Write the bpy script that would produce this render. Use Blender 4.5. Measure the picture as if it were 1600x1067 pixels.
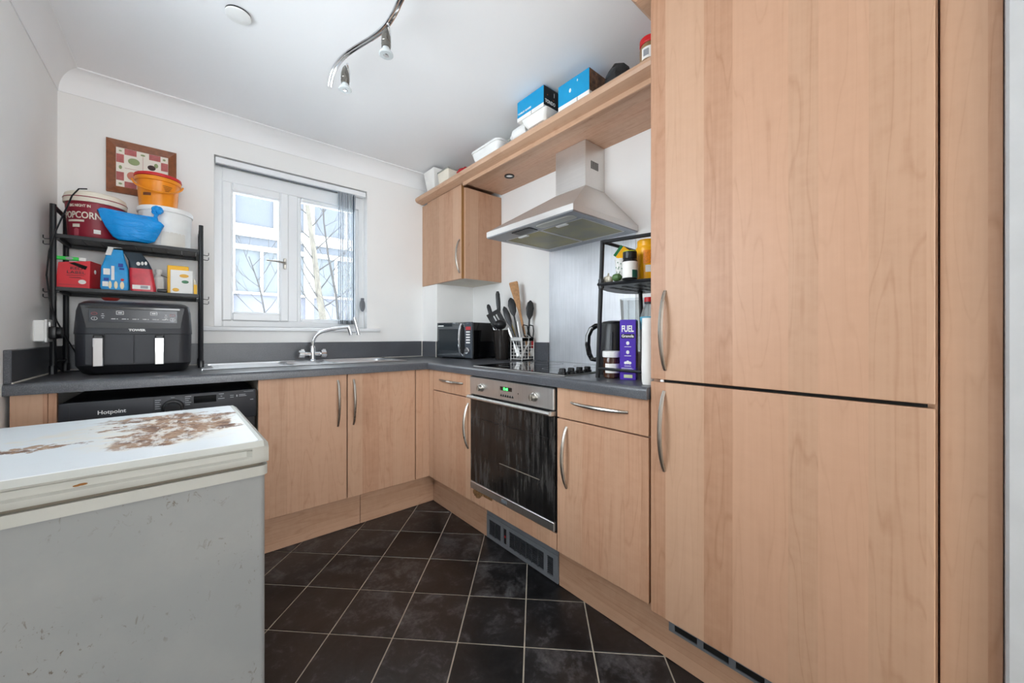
import bpy, bmesh, math, random
from mathutils import Vector, Matrix
R = math.radians
random.seed(7)
for o in list(bpy.data.objects):
    bpy.data.objects.remove(o)
scene = bpy.context.scene
COL = scene.collection

# ------------------------------------------------------------------ camera
YAW = math.atan2(505, 588)
cam_d = bpy.data.cameras.new('camera')
cam = bpy.data.objects.new('camera', cam_d)
COL.objects.link(cam)
cam.location = (0, 0, 1.065)
cam.rotation_euler = (R(90), 0, -YAW)
cam_d.sensor_fit = 'HORIZONTAL'
cam_d.sensor_width = 36
cam_d.lens = 588 / 1600 * 36
cam_d.shift_y = -(533.5 - 524) / 1600
cam_d.clip_start = 0.02
cam_d.clip_end = 200
scene.camera = cam

# ------------------------------------------------------------------ sky, light, exposure
world = bpy.data.worlds.new('overcast_sky')
scene.world = world
world.use_nodes = True
bg = world.node_tree.nodes['Background']
bg.inputs[0].default_value = (0.93, 0.97, 1.0, 1)
bg.inputs[1].default_value = 3.0

def portal(name, loc, rot, sx, sy):
    d = bpy.data.lights.new(name, 'AREA')
    d.shape = 'RECTANGLE'
    d.size = sx
    d.size_y = sy
    d.energy = 1
    o = bpy.data.objects.new(name, d)
    COL.objects.link(o)
    o.location = loc
    o.rotation_euler = rot
    d.cycles.is_portal = True
    return o
XL_WIN = -0.48
portal('window_portal', (0.555, 3.02, 1.62), (R(-90), 0, 0), 0.95, 1.05)
portal('rear_fill_portal', (0.5, -3.32, 1.5), (R(90), 0, 0), 1.8, 1.3)  # covers the fill window added behind the camera

portal('side_window_portal', (XL_WIN - 0.14, 1.35, 1.55), (0, R(-90), 0), 1.1, 1.1)  # covers the unseen window added in the left wall

scene.view_settings.view_transform = 'Standard'
scene.view_settings.look = 'None'
scene.view_settings.exposure = 1.95
scene.view_settings.gamma = 1.0
scene.view_settings.use_curve_mapping = False
scene.cycles.use_denoising = True
scene.cycles.max_bounces = 10
scene.cycles.diffuse_bounces = 6
scene.cycles.transparent_max_bounces = 12
scene.cycles.sample_clamp_indirect = 6.0
scene.cycles.caustics_reflective = True
scene.cycles.blur_glossy = 1.0
scene.cycles.caustics_refractive = False

# ------------------------------------------------------------------ materials
def lin(c):
    def f(v):
        v /= 255
        return v / 12.92 if v <= 0.04045 else ((v + 0.055) / 1.055) ** 2.4
    return (f(c[0]), f(c[1]), f(c[2]), 1)

MATS = {}
def M(name, rgb, rough=0.5, metal=0.0, spec=0.5, noise=None, trans=0.0, ior=1.45, coat=0.0):
    """plain material; noise=(amount, scale) mottles the colour and roughness a little"""
    if name in MATS:
        return MATS[name]
    m = bpy.data.materials.new(name)
    m.use_nodes = True
    nt = m.node_tree
    b = nt.nodes['Principled BSDF']
    b.inputs['Base Color'].default_value = lin(rgb)
    b.inputs['Roughness'].default_value = rough
    b.inputs['Metallic'].default_value = metal
    b.inputs['Specular IOR Level'].default_value = spec
    b.inputs['Transmission Weight'].default_value = trans
    b.inputs['IOR'].default_value = ior
    b.inputs['Coat Weight'].default_value = coat
    amt, sc = noise or (0.06, 14)
    tc = nt.nodes.new('ShaderNodeNewGeometry')
    n = nt.nodes.new('ShaderNodeTexNoise')
    n.inputs['Scale'].default_value = sc
    n.inputs['Detail'].default_value = 5
    nt.links.new(tc.outputs['Position'], n.inputs['Vector'])
    mr = nt.nodes.new('ShaderNodeMapRange')
    mr.inputs['From Min'].default_value = 0.3
    mr.inputs['From Max'].default_value = 0.7
    mr.inputs['To Min'].default_value = 1 - amt
    mr.inputs['To Max'].default_value = 1 + amt * 0.5
    nt.links.new(n.outputs['Fac'], mr.inputs['Value'])
    mx = nt.nodes.new('ShaderNodeVectorMath')
    mx.operation = 'SCALE'
    mx.inputs[0].default_value = lin(rgb)[:3]
    nt.links.new(mr.outputs[0], mx.inputs['Scale'])
    nt.links.new(mx.outputs[0], b.inputs['Base Color'])
    MATS[name] = m
    return m

class N:
    """tiny node helper"""
    def __init__(s, name):
        s.m = bpy.data.materials.new(name)
        s.m.use_nodes = True
        s.t = s.m.node_tree
        s.b = s.t.nodes['Principled BSDF']
        MATS[name] = s.m
    def n(s, typ, **kw):
        x = s.t.nodes.new('ShaderNode' + typ)
        for k, v in kw.items():
            setattr(x, k, v)
        return x
    def put(s, sock, v):
        if hasattr(v, 'is_output') or isinstance(v, bpy.types.NodeSocket):
            s.t.links.new(v, sock)
        else:
            sock.default_value = v
    def math(s, op, a, b=0.0, c=0.0):
        x = s.n('Math', operation=op)
        for i, v in enumerate((a, b, c)):
            s.put(x.inputs[i], v)
        return x.outputs[0]
    def noise(s, vec, scale, detail=4, rough=0.55, dist=0.0):
        x = s.n('TexNoise')
        s.put(x.inputs['Vector'], vec)
        x.inputs['Scale'].default_value = scale
        x.inputs['Detail'].default_value = detail
        x.inputs['Roughness'].default_value = rough
        x.inputs['Distortion'].default_value = dist
        return x.outputs['Fac']
    def comb(s, x, y, z):
        c = s.n('CombineXYZ')
        for i, v in enumerate((x, y, z)):
            s.put(c.inputs[i], v)
        return c.outputs[0]
    def ramp(s, fac, stops):
        r = s.n('ValToRGB')
        s.put(r.inputs[0], fac)
        e = r.color_ramp.elements
        while len(e) < len(stops):
            e.new(0.5)
        for i, (p, c) in enumerate(stops):
            e[i].position = p
            e[i].color = c if len(c) == 4 else (*c, 1)
        return r.outputs[0]
    def mix(s, fac, a, b, blend='MIX'):
        x = s.n('Mix', data_type='RGBA', blend_type=blend)
        s.put(x.inputs[0], fac)
        s.put(x.inputs[6], a)
        s.put(x.inputs[7], b)
        return x.outputs[2]
    def range(s, v, a, b, c=0.0, d=1.0, smooth=False):
        x = s.n('MapRange')
        if smooth:
            x.interpolation_type = 'SMOOTHSTEP'
        s.put(x.inputs[0], v)
        for i, q in enumerate((a, b, c, d)):
            x.inputs[i + 1].default_value = q
        return x.outputs[0]
    def bump(s, h, strength=0.2, dist=0.001):
        x = s.n('Bump')
        x.inputs['Strength'].default_value = strength
        x.inputs['Distance'].default_value = dist
        s.put(x.inputs['Height'], h)
        s.t.links.new(x.outputs[0], s.b.inputs['Normal'])

def wood(name, grain='z', tone=(190, 153, 126), strip=0.088, rough=0.42):
    k = N(name)
    g = k.n('NewGeometry')
    sp = k.n('SeparateXYZ')
    k.t.links.new(g.outputs['Position'], sp.inputs[0])
    x, y, z = sp.outputs
    if grain == 'z':
        u, v = k.math('ADD', x, y), z
    elif grain == 'y':
        u, v = k.math('ADD', x, z), y
    else:
        u, v = k.math('ADD', k.math('MULTIPLY', x, 0.0), z), k.math('ADD', x, y)
    wig = k.noise(k.comb(k.math('MULTIPLY', u, 6.0), k.math('MULTIPLY', v, 0.01), 0.0), 1.0, 0)
    su = k.math('FLOOR', k.math('ADD', k.math('DIVIDE', u, strip), k.math('MULTIPLY', wig, 1.6)))
    wn = k.n('TexWhiteNoise', noise_dimensions='1D')
    k.put(wn.inputs['W'], su)
    tint = wn.outputs['Value']
    off = k.math('MULTIPLY', tint, 9.0)
    fine = k.noise(k.comb(k.math('MULTIPLY', u, 130.0), k.math('ADD', k.math('MULTIPLY', v, 3.0), off), off), 1.0, 3)
    fleck = k.noise(k.comb(k.math('MULTIPLY', u, 22.0), k.math('ADD', k.math('MULTIPLY', v, 34.0), off), off), 1.0, 3, 0.6)
    broad = k.noise(k.comb(k.math('MULTIPLY', u, 9.0), k.math('ADD', k.math('MULTIPLY', v, 0.9), off), off), 1.0, 2)
    ring = k.math('ABSOLUTE', k.math('SINE', k.math('MULTIPLY', broad, 34.0)))
    ring = k.range(ring, 0.0, 0.35, 1.0, 0.0)
    f = k.math('ADD', k.math('MULTIPLY', fine, 0.30), k.math('MULTIPLY', fleck, 0.22))
    f = k.math('ADD', f, k.math('MULTIPLY', tint, 0.30))
    f = k.math('ADD', f, k.math('MULTIPLY', broad, 0.16))
    f = k.math('SUBTRACT', f, k.math('MULTIPLY', ring, 0.13))
    c = lin(tone)
    dark = (c[0] * 0.78, c[1] * 0.70, c[2] * 0.64, 1)
    lite = (min(1, c[0] * 1.12), c[1] * 1.14, c[2] * 1.17, 1)
    col = k.ramp(f, [(0.20, dark), (0.48, c), (0.80, lite)])
    wn2 = k.n('TexWhiteNoise', noise_dimensions='1D')
    k.put(wn2.inputs['W'], k.math('ADD', su, 37.7))
    col = k.mix(k.math('MULTIPLY', wn2.outputs['Value'], 0.55), col, k.mix(1.0, col, (1.04, 0.93, 0.90, 1), 'MULTIPLY'))
    k.put(k.b.inputs['Base Color'], col)
    k.b.inputs['Roughness'].default_value = rough
    k.b.inputs['Specular IOR Level'].default_value = 0.35
    k.bump(fine, 0.05, 0.0006)
    return k.m

WOODV = wood('maple_vertical', 'z')
WOODH = wood('maple_lengthwise', 'x', strip=0.16)
WOODS = wood('maple_shelf', 'y', tone=(204, 168, 142), strip=0.14)
CORN = wood('maple_moulding', 'y', tone=(200, 164, 136), strip=0.5, rough=0.35)
WHITEW = M('white_paint', (242, 241, 239), 0.75, noise=(0.02, 3))
CEIL = M('ceiling_paint', (250, 250, 251), 0.85, noise=(0.015, 2))
COVEM = M('coving_paint', (246, 246, 246), 0.8, noise=(0.015, 2))
UPVC = M('white_upvc', (243, 245, 247), 0.28, noise=(0.01, 4))

def worktop_mat():
    k = N('charcoal_laminate')
    g = k.n('NewGeometry').outputs['Position']
    a = k.noise(g, 420, 2)
    b = k.noise(g, 7, 5)
    f = k.math('ADD', k.math('MULTIPLY', a, 0.8), k.math('MULTIPLY', b, 0.2))
    k.put(k.b.inputs['Base Color'], k.ramp(f, [(0.3, lin((60, 62, 66))), (0.55, lin((84, 86, 91))), (0.78, lin((112, 115, 120)))]))
    k.b.inputs['Roughness'].default_value = 0.30
    k.bump(a, 0.12, 0.0005)
    return k.m
WORK = worktop_mat()

def tile_mat():
    k = N('slate_tile')
    g = k.n('NewGeometry').outputs['Position']
    oi = k.n('ObjectInfo').outputs['Random']
    off = k.comb(k.math('MULTIPLY', oi, 31.0), k.math('MULTIPLY', oi, 17.0), 0.0)
    ad = k.n('VectorMath', operation='ADD')
    k.put(ad.inputs[0], g)
    k.put(ad.inputs[1], off)
    v = ad.outputs[0]
    a = k.noise(v, 11, 8, 0.68, 0.6)
    b = k.noise(v, 60, 4, 0.6)
    f = k.math('ADD', k.math('MULTIPLY', a, 0.75), k.math('MULTIPLY', b, 0.25))
    f = k.math('ADD', f, k.math('MULTIPLY', k.math('SUBTRACT', oi, 0.5), 0.10))
    k.put(k.b.inputs['Base Color'], k.ramp(f, [(0.38, lin((12, 12, 13))), (0.52, lin((30, 30, 32))), (0.64, lin((74, 74, 77))), (0.78, lin((118, 118, 118)))]))
    k.b.inputs['Roughness'].default_value = 0.30
    k.b.inputs['Specular IOR Level'].default_value = 0.55
    k.bump(k.math('ADD', b, k.math('MULTIPLY', a, 1.0)), 0.18, 0.0010)
    return k.m
TILE = tile_mat()
GROUT = M('grout', (196, 188, 172), 0.8, noise=(0.25, 20))

def steel(name, rgb=(190, 190, 190), rough=0.30, axis='z', smear=0.10):
    k = N(name)
    g = k.n('NewGeometry')
    sp = k.n('SeparateXYZ')
    k.t.links.new(g.outputs['Position'], sp.inputs[0])
    x, y, z = sp.outputs
    sc = {'z': (260, 260, 5), 'y': (260, 5, 260), 'x': (5, 260, 260)}[axis]
    v = k.comb(k.math('MULTIPLY', x, sc[0]), k.math('MULTIPLY', y, sc[1]), k.math('MULTIPLY', z, sc[2]))
    a = k.noise(v, 1.0, 3)
    b = k.noise(g.outputs['Position'], 5, 5)
    c = lin(rgb)
    f = k.math('ADD', k.math('MULTIPLY', a, 0.5), k.math('MULTIPLY', b, 0.5))
    k.put(k.b.inputs['Base Color'], k.ramp(f, [(0.3, tuple(q * (1 - smear * 2) for q in c[:3])), (0.7, tuple(min(1, q * (1 + smear)) for q in c[:3]))]))
    k.b.inputs['Metallic'].default_value = 1
    k.put(k.b.inputs['Roughness'], k.range(f, 0.3, 0.7, rough - 0.06, rough + 0.08))
    k.bump(a, 0.05, 0.0004)
    return k.m
STEEL = steel('brushed_steel', (214, 213, 211), 0.40, 'z', 0.08)
HOODST = steel('hood_steel', (222, 219, 216), 0.42, 'y', 0.05)
SPLASH = steel('splashback_steel', (222, 224, 228), 0.44, 'z', 0.10)
SINKST = steel('sink_steel', (226, 228, 231), 0.30, 'x', 0.05)
HANDLE = steel('satin_nickel', (176, 172, 165), 0.30, 'z', 0.05)
CHROME = M('chrome', (225, 227, 230), 0.07, 1.0)
BLACKM = M('black_powder_coat', (26, 28, 32), 0.42, noise=(0.2, 30))
BLACKP = M('black_plastic', (22, 23, 26), 0.35)
BLACKS = M('satin_black', (38, 40, 46), 0.45)
BLACKG = M('gloss_black', (12, 13, 16), 0.10, coat=0.5)
DARKGAP = M('dark_gap', (18, 16, 15), 0.9)
WHITEP = M('white_plastic', (238, 238, 236), 0.4)
CREAMP = M('cream_plastic', (236, 228, 212), 0.45)
PAPERW = M('white_paper', (240, 238, 234), 0.7)
INKW = M('white_print', (240, 240, 238), 0.5)
INKG = M('grey_print', (150, 152, 156), 0.5)
INKB = M('black_print', (24, 24, 26), 0.5)
INKR = M('red_print', (196, 48, 52), 0.5)
GREYP = M('grey_plastic', (112, 116, 122), 0.45)
GREYD = M('dark_grey_plastic', (58, 60, 64), 0.5)
CARC = M('cream_carcass', (222, 214, 200), 0.6)
EDGE = M('board_edge_brown', (150, 108, 62), 0.6)

def clear(name, tint=(235, 242, 245), alpha=0.12, rough=0.03):
    k = N(name)
    k.b.inputs['Base Color'].default_value = lin(tint)
    k.b.inputs['Roughness'].default_value = rough
    tr = k.n('BsdfTransparent')
    tr.inputs[0].default_value = lin(tint)
    mixs = k.n('MixShader')
    fr = k.n('Fresnel')
    fr.inputs[0].default_value = 1.45
    f = k.math('ADD', fr.outputs[0], alpha)
    f = k.math('MINIMUM', f, 1.0)
    k.put(mixs.inputs[0], f)
    k.t.links.new(tr.outputs[0], mixs.inputs[1])
    k.t.links.new(k.b.outputs[0], mixs.inputs[2])
    out = k.t.nodes['Material Output']
    k.t.links.new(mixs.outputs[0], out.inputs[0])
    return k.m
GLASS = clear('window_glass', (250, 253, 255), 0.0)
CLEARP = clear('clear_plastic', (235, 238, 238), 0.12)
FROST = clear('frosted_plastic', (226, 228, 220), 0.55, 0.4)
FROSTG = clear('frosted_glass_shade', (226, 240, 246), 0.35, 0.2)

def freezer_mat(name, top):
    k = N(name)
    tc = k.n('TexCoord').outputs['Object']
    sp = k.n('SeparateXYZ')
    k.put(sp.inputs[0], tc)
    x, y, z = sp.outputs
    warp = k.n('TexNoise')
    warp.inputs['Scale'].default_value = 9
    warp.inputs['Detail'].default_value = 7
    warp.inputs['Roughness'].default_value = 0.68
    k.put(warp.inputs['Vector'], tc)
    ws = k.n('SeparateXYZ')
    k.t.links.new(warp.outputs['Color'], ws.inputs[0])
    wx = k.math('ADD', x, k.math('MULTIPLY', k.math('SUBTRACT', ws.outputs[0], 0.5), 0.28))
    wy = k.math('ADD', y, k.math('MULTIPLY', k.math('SUBTRACT', ws.outputs[1], 0.5), 0.34))
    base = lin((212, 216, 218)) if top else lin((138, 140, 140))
    if not top:
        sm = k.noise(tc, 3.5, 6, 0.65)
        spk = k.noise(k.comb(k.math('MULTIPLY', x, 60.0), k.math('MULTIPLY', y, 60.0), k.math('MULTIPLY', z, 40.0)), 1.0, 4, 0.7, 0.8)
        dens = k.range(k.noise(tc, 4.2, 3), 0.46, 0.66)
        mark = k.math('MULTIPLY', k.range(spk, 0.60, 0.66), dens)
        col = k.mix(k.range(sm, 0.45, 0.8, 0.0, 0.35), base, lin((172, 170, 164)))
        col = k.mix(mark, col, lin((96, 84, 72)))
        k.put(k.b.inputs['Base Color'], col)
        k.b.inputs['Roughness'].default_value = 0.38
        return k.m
    def blob(cx, cy, rx, ry, ang=0.0, soft=0.35):
        ca, sa = math.cos(ang), math.sin(ang)
        dx = k.math('SUBTRACT', wx, cx)
        dy = k.math('SUBTRACT', wy, cy)
        p = k.math('ADD', k.math('MULTIPLY', dx, ca / rx), k.math('MULTIPLY', dy, sa / rx))
        q = k.math('SUBTRACT', k.math('MULTIPLY', dy, ca / ry), k.math('MULTIPLY', dx, sa / ry))
        d = k.math('SQRT', k.math('ADD', k.math('MULTIPLY', p, p), k.math('MULTIPLY', q, q)))
        return k.range(d, 1.0, 1.0 - soft, 0.0, 1.0, True)
    def mx(*a):
        r = a[0]
        for b in a[1:]:
            r = k.math('MAXIMUM', r, b)
        return r
    # one large rust scar towards the right end, small ones further left
    big = mx(blob(0.085, -0.13, 0.085, 0.095, 0.3), blob(0.125, 0.0, 0.105, 0.15, 0.3), blob(0.185, 0.10, 0.085, 0.11), blob(0.10, 0.19, 0.14, 0.06))
    small = mx(blob(-0.075, -0.05, 0.040, 0.026), blob(0.0, 0.10, 0.045, 0.022), blob(-0.135, -0.05, 0.030, 0.03), blob(0.225, -0.03, 0.045, 0.06), blob(0.02, -0.05, 0.03, 0.02))
    holes = k.range(k.noise(k.comb(k.math('MULTIPLY', x, 26.0), k.math('MULTIPLY', y, 12.0), 0.0), 1.0, 6, 0.7), 0.50, 0.58)
    rust = mx(k.math('MULTIPLY', big, k.math('SUBTRACT', 1.0, k.math('MULTIPLY', holes, 0.70))), small)
    tonev = k.noise(k.comb(k.math('MULTIPLY', x, 18.0), k.math('MULTIPLY', y, 22.0), 3.0), 1.0, 6, 0.7)
    rc = k.ramp(tonev, [(0.36, lin((72, 50, 40))), (0.47, lin((122, 90, 70))), (0.56, lin((160, 130, 104))), (0.68, lin((120, 108, 102)))])
    halo = mx(blob(0.12, -0.02, 0.21, 0.25), blob(-0.03, 0.1, 0.12, 0.09))
    wear = k.noise(k.comb(k.math('MULTIPLY', x, 14.0), k.math('MULTIPLY', y, 30.0), 0.0), 1.0, 6, 0.72)
    col = k.mix(k.math('MULTIPLY', halo, k.range(wear, 0.4, 0.65, 0.0, 0.6)), base, lin((226, 206, 170)))
    scr = k.range(k.noise(k.comb(k.math('MULTIPLY', x, 12.0), k.math('MULTIPLY', y, 70.0), 7.0), 1.0, 6, 0.7), 0.6, 0.75, 0.0, 0.45)
    col = k.mix(scr, col, lin((160, 158, 152)))
    col = k.mix(rust, col, rc)
    k.put(k.b.inputs['Base Color'], col)
    k.put(k.b.inputs['Roughness'], k.range(rust, 0, 1, 0.33, 0.8))
    k.bump(k.math('MULTIPLY', rust, tonev), 0.35, 0.002)
    return k.m
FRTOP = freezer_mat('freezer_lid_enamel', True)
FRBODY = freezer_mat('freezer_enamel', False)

def oven_glass():
    k = N('grimy_oven_glass')
    g = k.n('NewGeometry')
    sp = k.n('SeparateXYZ')
    k.t.links.new(g.outputs['Position'], sp.inputs[0])
    x, y, z = sp.outputs
    st = k.noise(k.comb(0.0, k.math('MULTIPLY', y, 46.0), k.math('MULTIPLY', z, 5.0)), 1.0, 5, 0.65)
    sp2 = k.noise(k.comb(0.0, k.math('MULTIPLY', y, 120.0), k.math('MULTIPLY', z, 60.0)), 1.0, 2, 0.6)
    br = k.noise(g.outputs['Position'], 5, 3)
    f = k.math('MULTIPLY', k.range(st, 0.40, 0.78), k.range(br, 0.30, 0.60))
    f = k.math('MAXIMUM', k.math('MULTIPLY', f, 1.0), k.range(sp2, 0.72, 0.79, 0.0, 0.9))
    k.put(k.b.inputs['Base Color'], k.mix(f, lin((20, 19, 19)), lin((84, 82, 80))))
    k.put(k.b.inputs['Roughness'], k.range(f, 0, 0.6, 0.10, 0.5))
    return k.m
OVENGL = oven_glass()

# ------------------------------------------------------------------ mesh builder
class B:
    def __init__(s):
        s.bm = bmesh.new()
    def box(s, x0, x1, y0, y1, z0, z1, bev=0.0, seg=1):
        vs = [s.bm.verts.new((x, y, z)) for x in (x0, x1) for y in (y0, y1) for z in (z0, z1)]
        f = [(0, 1, 3, 2), (4, 6, 7, 5), (0, 4, 5, 1), (2, 3, 7, 6), (0, 2, 6, 4), (1, 5, 7, 3)]
        fs = [s.bm.faces.new([vs[i] for i in q]) for q in f]
        if bev > 0:
            es = list({e for q in fs for e in q.edges})
            bmesh.ops.bevel(s.bm, geom=es, offset=bev, segments=seg, profile=0.5, affect='EDGES', clamp_overlap=True)
        return s
    def face(s, pts):
        s.bm.faces.new([s.bm.verts.new(p) for p in pts])
        return s
    def loft(s, rings, caps=True, close=True):
        vv = [[s.bm.verts.new(p) for p in r] for r in rings]
        n = len(vv[0])
        for a, b in zip(vv, vv[1:]):
            for i in range(n if close else n - 1):
                j = (i + 1) % n
                s.bm.faces.new((a[i], a[j], b[j], b[i]))
        if caps:
            s.bm.faces.new(list(reversed(vv[0])))
            s.bm.faces.new(vv[-1])
        return s
    def prism(s, pts, axis, a0, a1):
        def p3(p, a):
            u, v = p
            return {'x': (a, u, v), 'y': (u, a, v), 'z': (u, v, a)}[axis]
        return s.loft([[p3(p, a0) for p in pts], [p3(p, a1) for p in pts]])
    def tube(s, path, r, n=8, caps=True, flat=1.0):
        P = [Vector(p) for p in path]
        rings = []
        prev = None
        for i, p in enumerate(P):
            t = (P[min(i + 1, len(P) - 1)] - P[max(i - 1, 0)]).normalized()
            if prev is None:
                a = Vector((0, 0, 1)) if abs(t.z) < 0.9 else Vector((1, 0, 0))
                u = t.cross(a).normalized()
            else:
                u = (prev - t * prev.dot(t)).normalized()
            prev = u
            w = t.cross(u)
            rr = r[i] if isinstance(r, (list, tuple)) else r
            rings.append([p + (u * math.cos(2 * math.pi * k / n) + w * math.sin(2 * math.pi * k / n) * flat) * rr for k in range(n)])
        return s.loft(rings, caps)
    def lathe(s, prof, cx=0, cy=0, n=24, mat=None, caps=True):
        rings = []
        for r, z in prof:
            ring = [Vector((r * math.cos(2 * math.pi * k / n), r * math.sin(2 * math.pi * k / n), z)) for k in range(n)]
            if mat is not None:
                ring = [mat @ v for v in ring]
            else:
                ring = [v + Vector((cx, cy, 0)) for v in ring]
            rings.append(ring)
        return s.loft(rings, caps)
    def ring(s, cx, cy, z, r0, r1, n=32, h=0.0006):
        return s.lathe([(r0, z), (r0, z + h), (r1, z + h), (r1, z), (r0, z)], cx, cy, n, caps=False)
    def ell(s, c, rx, ry, rz, n=14, m=8, mat=None):
        prof = []
        for i in range(m + 1):
            a = -math.pi / 2 + math.pi * i / m
            prof.append((max(math.cos(a), 0.02), math.sin(a)))
        T = Matrix.Translation(c) @ (mat or Matrix.Identity(4)) @ Matrix.Diagonal((rx, ry, rz, 1))
        return s.lathe(prof, n=n, mat=T)
    def xf(s, mat):
        bmesh.ops.transform(s.bm, matrix=mat, verts=s.bm.verts)
        return s

def rr(z, w, d, r, cx=0, cy=0, n=5):
    """rounded rectangle ring at height z"""
    r = min(r, w / 2 - 1e-4, d / 2 - 1e-4)
    pts = []
    for qx, qy, a0 in ((1, 1, 0), (-1, 1, 90), (-1, -1, 180), (1, -1, 270)):
        for i in range(n + 1):
            a = R(a0 + 90 * i / n)
            pts.append((cx + qx * (w / 2 - r) + r * math.cos(a), cy + qy * (d / 2 - r) + r * math.sin(a), z))
    return pts

def mesh_of(b, name, off=(0, 0, 0), recalc=True):
    bm = b.bm if isinstance(b, B) else b
    if recalc:
        bmesh.ops.recalc_face_normals(bm, faces=bm.faces)
    if any(off):
        bmesh.ops.translate(bm, verts=bm.verts, vec=-Vector(off))
    me = bpy.data.meshes.new(name)
    bm.to_mesh(me)
    bm.free()
    me.polygons.foreach_set('use_smooth', [True] * len(me.polygons))
    me.set_sharp_from_angle(angle=R(32))
    return me

def link(name, me, mat, parent=None):
    o = bpy.data.objects.new(name, me)
    COL.objects.link(o)
    if me is not None and mat is not None and not me.materials:
        me.materials.append(mat)
    if parent is not None:
        o.parent = parent
    return o

def tag(o, label, cat, group=None):
    o['label'] = label
    o['category'] = cat
    if group:
        o['group'] = group
    return o

class Thing:
    """an Empty at the base; local=False: parts are given in world coordinates"""
    def __init__(s, name, label, cat, loc=(0, 0, 0), rot=0.0, local=False, group=None, kind=None):
        s.e = bpy.data.objects.new(name, None)
        COL.objects.link(s.e)
        s.e.location = loc
        s.e.rotation_euler = (0, 0, rot)
        s.e.empty_display_size = 0.05
        s.off = (0, 0, 0) if local else loc
        if kind:
            s.e['kind'] = kind
        else:
            tag(s.e, label, cat, group)
    def add(s, name, b, mat, parent=None, label=None):
        o = link(name, mesh_of(b, name, s.off), mat, parent or s.e)
        if label:
            o['label'] = label
        return o
    def text(s, body, size, org, right, up, mat, name='lettering', parent=None, bold=0.0, sx=1.0, align='LEFT', bend=None):
        me = text_mesh(body, size, org, right, up, bold, sx, align, bend)
        me.transform(Matrix.Translation(-Vector(s.off)))
        return link(name, me, mat, parent or s.e)

def text_mesh(body, size, org, right, up, bold=0.0, sx=1.0, align='LEFT', bend=None):
    cu = bpy.data.curves.new('txt', 'FONT')
    cu.body = body
    cu.size = size
    cu.extrude = 0.0004
    cu.offset = bold
    cu.align_x = align
    cu.resolution_u = 3
    o = bpy.data.objects.new('txt', cu)
    COL.objects.link(o)
    bpy.context.view_layer.update()
    me = bpy.data.meshes.new_from_object(o.evaluated_get(bpy.context.evaluated_depsgraph_get()))
    bpy.data.objects.remove(o)
    bpy.data.curves.remove(cu)
    me.name = 'lettering'
    if bend:                                   # (cx, cy, radius, angle of the text's origin): wrap round a vertical drum
        cx, cy, rad, a0 = bend
        for v in me.vertices:
            a = a0 + v.co.x * sx / rad
            rr_ = rad + v.co.z + 0.0008
            v.co = Vector((cx + rr_ * math.cos(a), cy + rr_ * math.sin(a), org[2] + v.co.y))
        return me
    r = Vector(right).normalized() * sx
    u = Vector(up).normalized()
    nrm = Vector(right).normalized().cross(u)
    mat = Matrix((r.to_4d(), u.to_4d(), nrm.to_4d(), Vector((0, 0, 0, 1)))).transposed()
    mat[3] = (0, 0, 0, 1)
    mat.translation = Vector(org)
    me.transform(mat)
    return me

def solo(name, label, cat, b, mat, loc=(0, 0, 0), group=None):
    o = link(name, mesh_of(b, name, loc), mat)
    o.location = loc
    return tag(o, label, cat, group)

def struct(name, b, mat, parent=None):
    o = link(name, mesh_of(b, name), mat, parent)
    if parent is None:
        o['kind'] = 'structure'
    return o

def bow(p0, p1, nrm, bulge=0.030, r=0.0062, n=14):
    """arched bar handle between two points on a door"""
    p0, p1, nrm = Vector(p0), Vector(p1), Vector(nrm)
    pts, rad = [], []
    for i in range(n + 1):
        t = i / n
        pts.append(p0.lerp(p1, t) + nrm * (bulge * math.sin(math.pi * t) ** 0.72))
        rad.append(r * (0.85 + 0.35 * math.sin(math.pi * t)))
    return B().tube(pts, rad, 8)

# key dimensions of the room
XL, XW, YW = -0.48, 1.786, 2.801
ZC = 2.352
XR, YB = 1.132, 2.108          # faces of the base-unit doors
ZB, ZD = 0.191, 0.8565         # door bottoms and tops
ZT = 0.898                     # worktop surface
XU = 1.441                     # face of the wall cabinet
XP, YP = 1.197, 2.175          # plinth faces

# ------------------------------------------------------------------ shell of the room
WX0, WX1, WZ0, WZ1 = 0.112, 0.997, 1.116, 2.124
b = B().box(XL - 0.1, WX0, YW, YW + 0.2, 0, ZC).box(WX1, XW + 0.1, YW, YW + 0.2, 0, ZC)
b.box(WX0, WX1, YW, YW + 0.2, 0, WZ0).box(WX0, WX1, YW, YW + 0.2, WZ1, ZC)
struct('wall_back', b, WHITEW)
LY0, LY1, LZ0, LZ1 = 0.80, 1.90, 1.0, 2.1          # unseen second window, added in the left wall for light falling from that side
struct('wall_left', B().box(XL - 0.1, XL, -3.2, LY0, 0, ZC).box(XL - 0.1, XL, LY1, YW, 0, ZC).box(XL - 0.1, XL, LY0, LY1, 0, LZ0).box(XL - 0.1, XL, LY0, LY1, LZ1, ZC), WHITEW)
struct('wall_right', B().box(XW, XW + 0.1, -0.06, YW, 0, ZC), WHITEW)
struct('wall_corner', B().box(1.449, XW, 2.572, YW, ZT, 1.461), WHITEW)      # boxed-in pipes in the corner
struct('wall_front', B().box(1.126, 2.85, -0.34, -0.066, 0, ZC, 0.004), M('shaded_white_gloss', (196, 198, 200), 0.4))  # white gloss greyed in its colour to stand for weaker light here
struct('ceiling', B().box(XL - 0.1, 2.9, -3.3, YW + 0.2, ZC, ZC + 0.08), CEIL)
fl = struct('floor', B().box(XL - 0.1, XW + 0.1, -0.36, YW + 0.2, -0.08, -0.0022), GROUT)
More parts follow.
